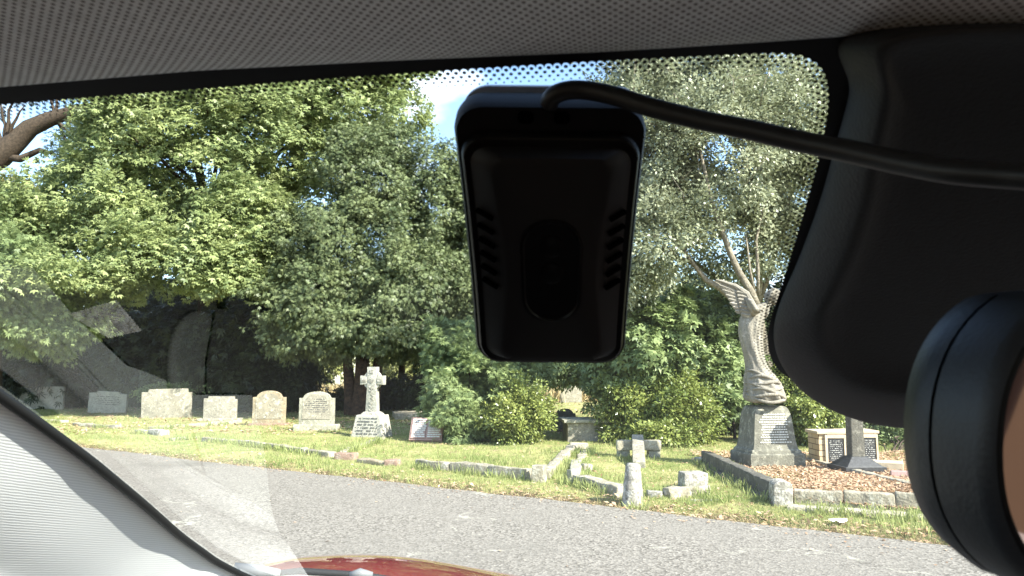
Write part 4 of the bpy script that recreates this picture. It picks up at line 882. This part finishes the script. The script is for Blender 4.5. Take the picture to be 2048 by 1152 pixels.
# arc-length resample in the pane's own axes
GU = (glass_ur(1, 0)-glass_ur(0, 0)).normalized(); GO = glass_ur(0, 0, .0015)
def to2(p_): d = p_-GO; return (d.dot(CR), d.dot(GU))
def to3(a, b_, off=0): return GO + CR*a + GU*b_ + Vector((0, 0, -off))
q2 = [to2(p_) for p_ in pts]
def catmull(P_, k=12):
    o_ = []
    for i in range(len(P_)-1):
        a = P_[max(i-1, 0)]; b_ = P_[i]; c_ = P_[i+1]; d = P_[min(i+2, len(P_)-1)]
        for j in range(k):
            t_ = j/k; o_.append(tuple(.5*((2*b_[x])+(-a[x]+c_[x])*t_+(2*a[x]-5*b_[x]+4*c_[x]-d[x])*t_*t_+(-a[x]+3*b_[x]-3*c_[x]+d[x])*t_**3) for x in range(2)))
    o_.append(P_[-1]); return o_
cv = np.array(catmull(q2)); sl_ = np.concatenate([[0], np.cumsum(np.linalg.norm(np.diff(cv, axis=0), axis=1))])
def on(s): return np.array([np.interp(s, sl_, cv[:, 0]), np.interp(s, sl_, cv[:, 1])])
def frame(s): a = on(s-.001); b_ = on(s+.001); d = (b_-a)/np.linalg.norm(b_-a); return on(s), d, np.array([-d[1], d[0]])
SP = .0031
# interior side sign: for the top edge (running right) the see-through side is +GU (downwards)
edge = []; dots = MB(); tot = sl_[-1]; K = int(tot/SP)
for i in range(K):
    s = (i+.5)*SP; c_, d, nn = frame(s)
    # concave scallop around the first row of dots
    for a in np.linspace(math.pi, 0, 9): 
        edge.append(c_ + d*math.cos(a)*SP*.47 - nn*math.sin(a)*SP*.52)
    r_row = ((0.0, .27, 0), (.62, .24, .5), (1.22, .19, 0), (1.8, .13, .5))
    for off, rr_, sh in r_row:
        c2, d2, n2 = frame(s+sh*SP); cc = c2 + n2*off*SP
        v_ = [to3(*(cc + np.array([math.cos(a), math.sin(a)])*rr_*SP)) for a in np.linspace(0, 2*math.pi, 9)[:-1]]
        dots.add(v_, [tuple(range(8))])
cbuild(dots, 'frit_dots', 'frit', WS, recalc=False)
bpy.context.view_layer.update()
nE = len(edge); m_ = MB(); vs = []
for e_ in edge: vs.append(to3(*e_))
# outer border of the black band: up behind the roof lining, right beyond the sensor cover
outer = []
for i, e_ in enumerate(edge):
    c_, d, nn = frame((i//9+.5)*SP); wdt = .05 if c_[0] < .1 else .04
    outer.append(to3(*(c_ - nn*.016*(1 if d[0] > .7 else 1)) ))
outer2 = []
for i in range(nE):
    c_, d, nn = frame((i//9+.5)*SP); outer2.append(to3(*(c_ - nn*.05)))
m_.add(vs+outer+outer2, [(i, i+1, nE+i+1, nE+i) for i in range(nE-1)] + [(nE+i, nE+i+1, 2*nE+i+1, 2*nE+i) for i in range(nE-1)]); cbuild(m_, 'frit_band', 'frit', WS, recalc=False)

# roof lining: front lip then sweeping back over the seats
def lip_px(x): return float(np.interp(x, [-900, -200, 0, 400, 800, 1200, 1500, 1720, 1800, 2048, 2400, 3200], [260, 200, 175, 142, 122, 106, 88, 73, 84, 106, 112, 112]))
lip = []
for x in list(range(-520, 3000, 40)):
    y_ = lip_px(x); g_ = glass_pt(x, y_+10, .004); lip.append((g_, x))
for k_ in range(1, 13): lip.append((lip[-1][0] + CR*.045, 3000))
rows = []
prof_h = [(0, .010, .0), (0, 0.004, -.001), (.012, -.0015, -.0008), (.03, -.002, .0005), (.06, 0, .003), (.12, .0, .012), (.25, 0, .024), (.5, 0, .034), (1.0, 0, .036), (1.7, 0, .02)]
V = []; nl = len(lip)
for (bk_, up_, rise) in prof_h:
    for g_, x in lip:
        V.append(g_ - CF*bk_ + Vector((0, 0, up_*.5 + rise)))
m_ = MB(); m_.add(V, [(j*nl+i, j*nl+i+1, (j+1)*nl+i+1, (j+1)*nl+i) for j in range(len(prof_h)-1) for i in range(nl-1)])
HL = cbuild(m_, 'headliner', 'headliner', smooth=True, sub=2); set_uv(HL, lambda c: (c.x, c.y))
# outer roof skin
m_ = grid(24, 24, lambda a, b_: car(.23-2.3*b_, -.56+1.58*a, .16+.045*math.sin(math.pi*a)**.5*1+.03*math.sin(math.pi*min(b_*1.1, 1)) - .0))
cbuild(m_, 'roof', 'red_paint', smooth=True)
# left front pillar trim: edge on the glass, bulging into the cabin
e_px = [(-330, 560), (-180, 660), (0, 788), (80, 845), (180, 918), (280, 1000), (360, 1070), (430, 1120), (480, 1146), (560, 1180), (640, 1200)]
ep = [glass_pt(x, y, .004) for x, y in e_px]
def pil(a, b_):
    f_ = a*(len(ep)-1); i = min(int(f_), len(ep)-2); p0 = ep[i].lerp(ep[i+1], f_-i)
    # sweep from the glass edge into the cabin, then out to the door seal
    s_ = b_; return p0 + (-CR)*(.11*s_) + (-CF)*(.035*math.sin(math.pi*min(s_*1.3, 1))+.06*s_) + Vector((0, 0, -.012*math.sin(math.pi*s_)-.11*s_*s_))
m_ = grid(40, 14, pil); PT = cbuild(m_, 'pillar_trim', 'pillar_cloth', smooth=True); set_uv(PT, lambda c: (c.x+c.y*.3, c.z+c.y*.25))
m_ = MB(); m_.tube([q + CR*.0015+Vector((0, 0, -.002)) for q in [pil(i/39, 0) for i in range(40)]], [.0042]*40, 8); cbuild(m_, 'glass_seal', 'gasket', smooth=True)
m_ = MB(); m_.tube([pil(i/39, 1)+Vector((0, 0, -.004)) for i in range(40)], [.003]*40, 10); cbuild(m_, 'door_seal', 'dash_pale', smooth=True)
m_ = MB(); m_.tube([car(.24, -.5, .11), car(.5, -.58, -.02), car(.9, -.66, -.23), car(1.3, -.73, -.45)], [.022, .025, .028, .03], 8); cbuild(m_, 'pillar', 'trim_black', smooth=True); m_ = MB(); m_.tube([car(.24, .86, .11), car(.5, .93, -.0), car(.9, 1.0, -.2), car(1.3, 1.07, -.42)], [.03, .035, .035, .035], 8)
cbuild(m_, 'pillar', 'red_paint', smooth=True)
# dashboard
m_ = grid(30, 12, lambda a, b_: car(1.34-.62*b_, -.62+1.64*a, -.452+.018*math.sin(math.pi*min(1, b_*1.2))-(.1*max(0, (b_-.75)/.25)**2)))
DB = cbuild(m_, 'dashboard', 'dash', smooth=True)
m_ = MB(); m_.box((0, 0, 0), (1.6, .04, .35)); m_.v = [tuple(car(.72+q[1], .2+q[0], -.72+q[2])) for q in m_.v]; cbuild(m_, 'glovebox', 'dash', bevel=.01)
def dtop(u): return float(np.interp(u, [.1, .25, .3, .9, 1.35], [-.2, -.18, -.02, -.22, -.42]))
def dmid(u): return float(np.interp(u, [.1, .45, .6, .72, .8, 1.35], [-.24, -.26, -.315, -.375, -.48, -.52]))  # pale-dark split shaped for the veil it mirrors in the windscreen
m_ = grid(26, 5, lambda a, b_: (lambda u: car(u, -.645-.012*math.sin(math.pi*b_), dtop(u)*(1-b_)+dmid(u)*b_))(.1+1.25*a)); cbuild(m_, 'door_card', 'dash_pale', smooth=True)
m_ = grid(26, 5, lambda a, b_: (lambda u: car(u, -.643, (dmid(u)-.001)*(1-b_)-1.0*b_))(-1.9+3.25*a if a > 1.9/3.25 else -1.9+3.25*a)); cbuild(m_, 'lower_door_card', 'dash')
m_ = grid(14, 4, lambda a, b_: car(.80+.53*a, -.635+(.105-.13*max(0, (.80+.53*a)-.9))*b_, -.447+.022*math.sin(math.pi*min(1, (1-a)*.74*1.2)))); cbuild(m_, 'reflection_strip', 'dash_pale', smooth=True)  # unseen pale strip added to mirror as the lower left veil
m_ = MB(); m_.add([car(.58, -.63, -.29), car(.64, -.63, -.335), car(.665, -.63, -.395), car(.605, -.63, -.37)], [(0, 1, 2, 3)]); cbuild(m_, 'reflection_card', 'paper', recalc=False)  # unseen card added so the glass mirrors a bright patch
m_ = MB(); m_.loft([[car(.79+q*1.1*math.cos(a), rr_, -.50+q*math.sin(a)) for a in np.linspace(0, 2*math.pi, 40, endpoint=False)] for q, rr_ in ((.08, -.642), (.077, -.632), (.068, -.63))]); cbuild(m_, 'reflection_disc', 'reflection_grey', smooth=True)  # unseen disc added so the windscreen mirrors a pale hump
# sensor cover at the centre of the screen
def cat_closed(P_, k=6):
    n_ = len(P_); o_ = []
    for i in range(n_):
        a, b_, c_, d = P_[i-1], P_[i], P_[(i+1) % n_], P_[(i+2) % n_]
        for j in range(k):
            t_ = j/k; o_.append(tuple(.5*((2*b_[x])+(-a[x]+c_[x])*t_+(2*a[x]-5*b_[x]+4*c_[x]-d[x])*t_*t_+(-a[x]+3*b_[x]-3*c_[x]+d[x])*t_**3) for x in range(2)))
    return o_
ho = [(1722, 60), (1700, 180), (1668, 300), (1640, 400), (1600, 510), (1562, 600), (1547, 660), (1556, 715), (1590, 768), (1640, 808), (1720, 842), (1820, 858), (1960, 862), (2120, 850), (2260, 800), (2330, 700), (2340, 560), (2330, 400), (2320, 250), (2310, 60)]
hs = cat_closed(ho, 5)
hc = (1960, 440)
ridge = [(1800, 70), (1775, 190), (1750, 310), (1735, 400), (1705, 500), (1665, 590), (1640, 640), (1640, 700), (1665, 740), (1700, 770), (1760, 790), (1850, 800), (1960, 800), (2090, 790), (2180, 750), (2240, 680), (2250, 560), (2240, 400), (2230, 250), (2220, 70)]
rs = cat_closed(ridge, 5)
def ring_px(P_, lift):   # on the glass, lifted towards the seats
    o_ = []
    for x, y in P_:
        g_ = glass_pt(x, y, .003); o_.append(g_ + (Vector((0, 0, HCAM))-g_).normalized()*0 - (CF*.47+Vector((0, 0, .88)))*lift)
    return o_
def mixp(A_, B_, t_): return [(a[0]*(1-t_)+b_[0]*t_, a[1]*(1-t_)+b_[1]*t_) for a, b_ in zip(A_, B_)]
# walls stand on the glass outline; positions are kept real: each ring is moved off the pane along its normal
def ray_ring(P_, Ys):   # rings whose depth from the seat shrinks as the cover rises off the glass
    o_ = []
    for (x, y), f_ in zip(P_, Ys):
        g_ = glass_pt(x, y, .003); o_.append(Vector((0, 0, HCAM)) + (g_-Vector((0, 0, HCAM)))*f_)
    return o_
N_ = len(hs); one = [1]*N_
rg = [ray_ring(hs, [1.0]*N_), ray_ring(hs, [.985]*N_), ray_ring(mixp(hs, rs, .12), [.965]*N_), ray_ring(mixp(hs, rs, .45), [.93]*N_), ray_ring(mixp(hs, rs, .85), [.9]*N_), ray_ring(mixp(rs, [hc]*N_, .03), [.89]*N_), ray_ring(mixp(rs, [hc]*N_, .1), [.915]*N_), ray_ring(mixp(rs, [hc]*N_, .3), [.92]*N_), ray_ring(mixp(rs, [hc]*N_, .97), [.92]*N_)]
m_ = MB(); m_.loft(rg, False, True); SC = cbuild(m_, 'sensor_cover', 'housing', smooth=True, sub=1)
# rear-view mirror: a rounded shell, its face turned to the driver
ax_n = Vector((.17, -.985, -.1)).normalized()   # the face looks this way
ax_h = Vector((.985, .17, 0)); ax_h = (ax_h - ax_n*ax_h.dot(ax_n)).normalized(); ax_v = ax_h.cross(ax_n)
if ax_v.z < 0: ax_v = -ax_v
LH, LV = .12, .0385
MC = at(1993, 900, .178) + ax_h*LH
def rr(sh, sv, off, n_=64):
    o_ = []
    for a in np.linspace(0, 2*math.pi, n_, endpoint=False):
        ca, sa = math.cos(a), math.sin(a); q_ = max(-1, min(1, ca*2.2))
        xx = ca*LV*.9*sh + (LH-LV*.9)*q_; yy = math.copysign(abs(sa)**.9, sa)*LV*sv
        o_.append(MC + ax_h*xx + ax_v*yy + ax_n*off)
    return o_
m_ = MB(); m_.loft([rr(1.0, 1.0, 0), rr(1.05, 1.05, -.0015), rr(1.07, 1.07, -.004), rr(1.07, 1.07, -.018)], False, False); RM = cbuild(m_, 'rear_view_mirror', 'mirror_shell', smooth=True)
m_ = MB(); m_.loft([rr(1.05, 1.05, -.018), rr(1.05, 1.05, -.0192)], False, False); cbuild(m_, 'shell_seam', 'dark_slot', RM, smooth=True)
m_ = MB(); m_.loft([rr(1.07, 1.07, -.0192), rr(1.08, 1.08, -.023), rr(1.04, 1.04, -.03), rr(.92, .92, -.035), rr(.6, .7, -.038), rr(.2, .3, -.039)], False, True); cbuild(m_, 'back_shell', 'mirror_shell', RM, smooth=True)
m_ = MB(); m_.loft([rr(1.0, 1.0, 0), rr(.97, .97, .0008), rr(.94, .94, -.0005)], False, False); cbuild(m_, 'bezel', 'black_plastic', RM, smooth=True)
m_ = MB(); m_.loft([rr(.945, .945, -.0006), rr(.4, .4, -.0006)], False, True); cbuild(m_, 'mirror_glass', 'mirror', RM)
m_ = MB(); m_.tube([MC-ax_n*.03, MC-ax_n*.05+CR*.02+Vector((0, 0, .02)), MC+CF*.06+CR*.04+Vector((0, 0, .07))], [.012, .014, .016], 12); cbuild(m_, 'mirror_arm', 'black_plastic', RM, smooth=True)
# bonnet, cowl, wiper
def bz(u, r):
    c_ = abs(r-.14)/.95; v_ = max(0, u-1.42)
    z = -.425 - .1*v_ - .22*v_*v_
    z += .056*math.exp(-((r+.63-.05*v_)/.36)**2)*max(0, 1-abs(u-1.8)/.8)**.7
    z += .03*math.exp(-((r-.76+.05*v_)/.16)**2)*max(0, 1-abs(u-1.8)/.8)**.7
    z -= .22*max(0, c_-.93)**1.5*3
    return z
m_ = grid(70, 50, lambda a, b_: (lambda u, r: car(u, r, bz(u, r)))(1.42+1.1*b_, -.8+1.88*a)); cbuild(m_, 'bonnet', 'red_paint', smooth=True)
m_ = grid(20, 4, lambda a, b_: car(1.37+.045*b_, -.78+1.85*a, -.475+.012*b_)); cbuild(m_, 'cowl', 'trim_black')
# body sides, nose and tail (all below the windows), wheels, seats
for sd, rr0 in ((-1, -.84), (1, 1.12)):
    def side(a, b_, sd=sd, rr0=rr0):
        u = -2.1+4.5*a; z = -1.02+.62*b_ - (.06+.28*max(0, (u-1.4)))*b_*(u > 1.4); bul = .05*math.sin(math.pi*b_)
        nose = .22*max(0, (u-1.9)/.5)**2 + .15*max(0, (-u-1.7)/.4)**2
        return car(u, rr0 + sd*(bul-.03-nose), z)
    m_ = grid(60, 10, side); cbuild(m_, 'side_panel', 'red_paint', smooth=True)
    m_ = grid(40, 3, lambda a, b_, sd=sd, rr0=rr0: car(-2.1+3.5*a, rr0 + sd*(-.03-.1*b_), -.4+.004*b_)); cbuild(m_, 'window_sill', 'trim_black')
for u, q, tz in ((2.42, 1, .24), (-2.12, -1, .5)):
    m_ = grid(20, 8, lambda a, b_, u=u, q=q, tz=tz: car(u+q*.08*math.sin(math.pi*a), -.62+1.52*a, -1.02+tz*b_)); cbuild(m_, 'bumper', 'red_paint', smooth=True)
m_ = grid(10, 10, lambda a, b_: car(-2.05+.02*b_, -.62+1.64*a, -.9+.5*b_)); cbuild(m_, 'boot_lid', 'red_paint')
m_ = MB(); m_.add([car(-2.1, -.6, -1.03), car(1.3, -.6, -1.03), car(1.3, 1.0, -1.03), car(-2.1, 1.0, -1.03)], [(0, 1, 2, 3)]); cbuild(m_, 'floor_pan', 'dash')
m_ = grid(3, 3, lambda a, b_: car(1.33+.0*b_, -.6+1.6*a, -1.03+.5*b_)); cbuild(m_, 'bulkhead', 'dash')
for u in (-1.3, 1.75):
    for r_, q in ((-.76, -1), (1.05, 1)):
        m_ = MB(); rings = []
        for off, rad in ((-.1, .2), (-.1, .29), (-.08, .31), (.08, .31), (.1, .29), (.1, .2)): rings.append([car(u, r_+q*off*.9, -.94) + CF*rad*math.cos(a) + Vector((0, 0, rad*math.sin(a))) for a in np.linspace(0, 2*math.pi, 40, endpoint=False)])
        m_.loft(rings, False, False); wh = cbuild(m_, 'wheel', 'tyre', smooth='auto'); bpy.context.view_layer.update()
        m_ = MB()
        for k_ in range(10):
            a = k_*math.pi/5; c_ = car(u, r_+q*.07, -.94); d = CF*math.cos(a)+Vector((0, 0, math.sin(a))); m_.tube([c_, c_+d*.2], [.025, .018], 6)
        m_.tube([car(u, r_-q*.0, -.94), car(u, r_+q*.075, -.94)], [.2, .06], 24); 
        m_.v = [tuple(inv @ Vector(v_)) for v_ in m_.v]; m_.build('rim', 'rim', wh, smooth='auto')
for sr in (-.2, .62):
    m_ = MB(); m_.box((0, 0, 0), (.5, .5, .16)); m_.v = [tuple(car(-.15+q[1], sr+q[0], -.72+q[2])) for q in m_.v]; st = cbuild(m_, 'seat', 'leather', bevel=.05, segs=4, smooth=True)
    m_ = MB(); m_.box((0, 0, 0), (.48, .14, .62), Matrix.Rotation(R(-14), 3, 'X')); m_.v = [tuple(car(-.3+q[1], sr+q[0], -.33+q[2])) for q in m_.v]
    m_.v = [tuple(inv @ Vector(q)) for q in m_.v]; m_.build('backrest', 'leather', st, bevel=.05, segs=4, smooth=True)
    m_ = MB(); m_.box((0, 0, 0), (.3, .1, .24)); m_.v = [tuple(inv @ car(-.37+q[1], sr+q[0], .02+q[2])) for q in m_.v]; m_.build('headrest', 'leather', st, bevel=.035, segs=4, smooth=True)
# wiper resting at the foot of the screen
m_ = MB(); wpts = [at(x, y, Y) for x, y, Y in ((520, 1150, 1.36), (600, 1142, 1.37), (720, 1150, 1.37), (860, 1170, 1.36))]
m_.tube(wpts, [.004, .006, .006, .005], 8); WP = cbuild(m_, 'wiper', 'trim_black', smooth=True)
m_ = MB(); m_.tube([at(468, 1136, 1.33), at(520, 1143, 1.34), at(560, 1146, 1.35)], [.009, .011, .006], 12); m_.v = [tuple(inv @ Vector(q)) for q in m_.v]; m_.build('wiper_cap', 'pale_plastic', WP, smooth=True)
m_ = MB(); m_.tube([at(700, 1150, 1.34), at(720, 1147, 1.34), at(745, 1150, 1.345)], [.005, .009, .005], 10); m_.v = [tuple(inv @ Vector(q)) for q in m_.v]; m_.build('washer_jet', 'pale_plastic', WP, smooth=True)

# ================================================================ dash camera
TL, TRc, BR_, BL_ = at(898, 212, .262), at(1281, 212, .262), at(1262, 732, .335), at(960, 726, .335)
cen = (TL+TRc+BR_+BL_)/4; dx_ = ((TRc-TL)+(BR_-BL_)).normalized(); dy_ = ((TL-BL_)+(TRc-BR_)); dy_ = (dy_ - dx_*dy_.dot(dx_)).normalized(); dz_ = dx_.cross(dy_)
DW = ((TRc-TL).length+(BR_-BL_).length)/2; DH = ((TL-BL_).length+(TRc-BR_).length)/2
t = empty('dash_camera', cen, 0, label='black dash camera hanging on the windscreen with slotted sides and a thick cable', cat='dash camera')
Mt = Matrix((dx_, dy_, dz_)).transposed().to_4x4(); t.matrix_world = Matrix.Translation(cen) @ Mt
if (Vector((0, 0, HCAM))-cen).dot(dz_) < 0: print('WARN dz flipped')
def skew(mb):
    mb.v = [(x*(1+.05*y/(DH*.5)+.03*(y/(DH*.5))**2-.015) - .0022*y/(DH*.5), y, z) for x, y, z in mb.v]; return mb
def rrect(w_, h_, r_, z, x0=0, y0=0, n_=10, waist=0):
    o_ = []
    for qx, qy, a0 in ((1, 1, 0), (-1, 1, 90), (-1, -1, 180), (1, -1, 270)):
        for i in range(n_+1):
            a = R(a0+90*i/n_); x = qx*(w_/2-r_)+r_*math.cos(a); y = qy*(h_/2-r_)+r_*math.sin(a); o_.append([x, y])
    o2 = []
    for i in range(len(o_)):      # fill the long sides so they can be waisted
        a, b_ = o_[i], o_[(i+1) % len(o_)]; o2.append(a)
        if math.hypot(a[0]-b_[0], a[1]-b_[1]) > h_*.3:
            for k_ in range(1, 12): o2.append([a[0]+(b_[0]-a[0])*k_/12, a[1]+(b_[1]-a[1])*k_/12])
    return [Vector((x*(1-waist*math.cos(math.pi*min(1, abs(y)/(h_*.5)))*.5-waist*.5)+x0, y+y0, z)) for x, y in o2]
m_ = MB(); m_.loft([rrect(DW*.93, DH*.93, .009, -.020), rrect(DW*.99, DH*.99, .011, -.017), rrect(DW, DH, .011, -.012), rrect(DW, DH, .011, -.003), rrect(DW*.975, DH*.985, .0105, -.0005)]); skew(m_).build('body', 'black_plastic', t, smooth='auto')
m_ = MB(); m_.loft([rrect(DW*.955, DH*.9, .010, -.0006, 0, -.0035), rrect(DW*.93, DH*.875, .009, .0025, 0, -.0038), rrect(DW*.915, DH*.86, .0085, .003, 0, -.004)]); skew(m_).build('face_rim', 'black_gloss', t, smooth='auto')
m_ = MB(); m_.loft([rrect(DW*.86, DH*.82, .007, .0028, 0, -.004), rrect(DW*.66, DH*.78, .006, .0085, 0, -.004, waist=.16), rrect(DW*.6, DH*.74, .006, .0092, 0, -.004, waist=.16)]); skew(m_).build('raised_face', 'face_plastic', t, smooth='auto')
m_ = MB(); m_.loft([rrect(DW*.36, DH*.4, .0119, .0091, 0, -.006), rrect(DW*.36, DH*.4, .0119, .0099, 0, -.006), rrect(DW*.33, DH*.38, .011, .0102, 0, -.006), rrect(DW*.31, DH*.37, .0104, .0096, 0, -.006)]); skew(m_).build('button_panel', 'black_gloss', t, smooth='auto')
for yy in (.006, -.006):
    m_ = MB(); m_.loft([[Vector((q*math.cos(a), yy+q*math.sin(a), z)) for a in np.linspace(0, 2*math.pi, 28, endpoint=False)] for q, z in ((.0048, .0094), (.0048, .0099), (.0042, .0101))]); skew(m_).build('button', 'black_gloss', t, smooth='auto')
for sd in (-1, 1):
    for i in range(6):
        yy = .018-i*.0062; m_ = MB(); x0 = sd*DW*.405; rot = Matrix.Rotation(sd*R(58), 3, 'Y') @ Matrix.Rotation(-sd*R(-24), 3, 'Z')
        m_.tube([Vector((x0+sd*.0008, yy+.0012, .0045)), Vector((x0-sd*.0052, yy-.001, .0076))], [.0011, .0011], 8); o = skew(m_).build('vent_slot', 'dark_slot', t, smooth=True)
for (x_, y_, w_) in ((-.012, -.0535, .015), (.011, -.0535, .015), (0, -.0565, .015), (0, -.051, .012)):
    m_ = MB(); m_.box((x_, y_, -.0004), (w_, .0011, .003)); skew(m_).build('speaker_slot', 'dark_slot', t, bevel=.0004)
for x_ in (-.0085, .004):
    m_ = MB(); m_.loft([rrect(.0055, .0045, .0018, z_, x_, DH*.5-.0045) for z_ in (-.004, .0006)]); skew(m_).build('socket', 'dark_slot', t)
m_ = MB(); m_.loft([rrect(DW*.6, DH*.5, .01, -.036, 0, .012), rrect(DW*.6, DH*.5, .01, -.0195, 0, .012)]); skew(m_).build('mount_pad', 'black_plastic', t, smooth='auto')
m_ = MB(); m_.loft([rrect(DW*.985, DH*.99, .011, z_, .0016, .0014) for z_ in (-.0225, -.0205)]); skew(m_).build('mounting_plate', 'plate_clear', t, smooth='auto')
cpts = [(1098, 208, .262), (1106, 192, .2585), (1135, 181, .256), (1175, 181, .254), (1230, 192, .25), (1300, 214, .245), (1400, 240, .238), (1500, 260, .23), (1600, 283, .222), (1700, 303, .213), (1800, 325, .203), (1900, 342, .193), (2000, 350, .185), (2120, 356, .176), (2300, 356, .17)]
cc = [at(*c_) for c_ in cpts]; c3 = []
for i in range(len(cc)-1):
    a, b_, c_, d = cc[max(i-1, 0)], cc[i], cc[i+1], cc[min(i+2, len(cc)-1)]
    for j in range(8):
        t_ = j/8; c3.append((b_*2+(c_-a)*t_+(a*2-b_*5+c_*4-d)*t_*t_+(b_*3-a-c_*3+d)*t_**3)*.5)
m_ = MB(); m_.tube(c3, [.0034]*len(c3), 16); iv = t.matrix_world.inverted(); m_.v = [tuple(iv @ Vector(q)) for q in m_.v]; m_.build('cable', 'cable', t, smooth=True)
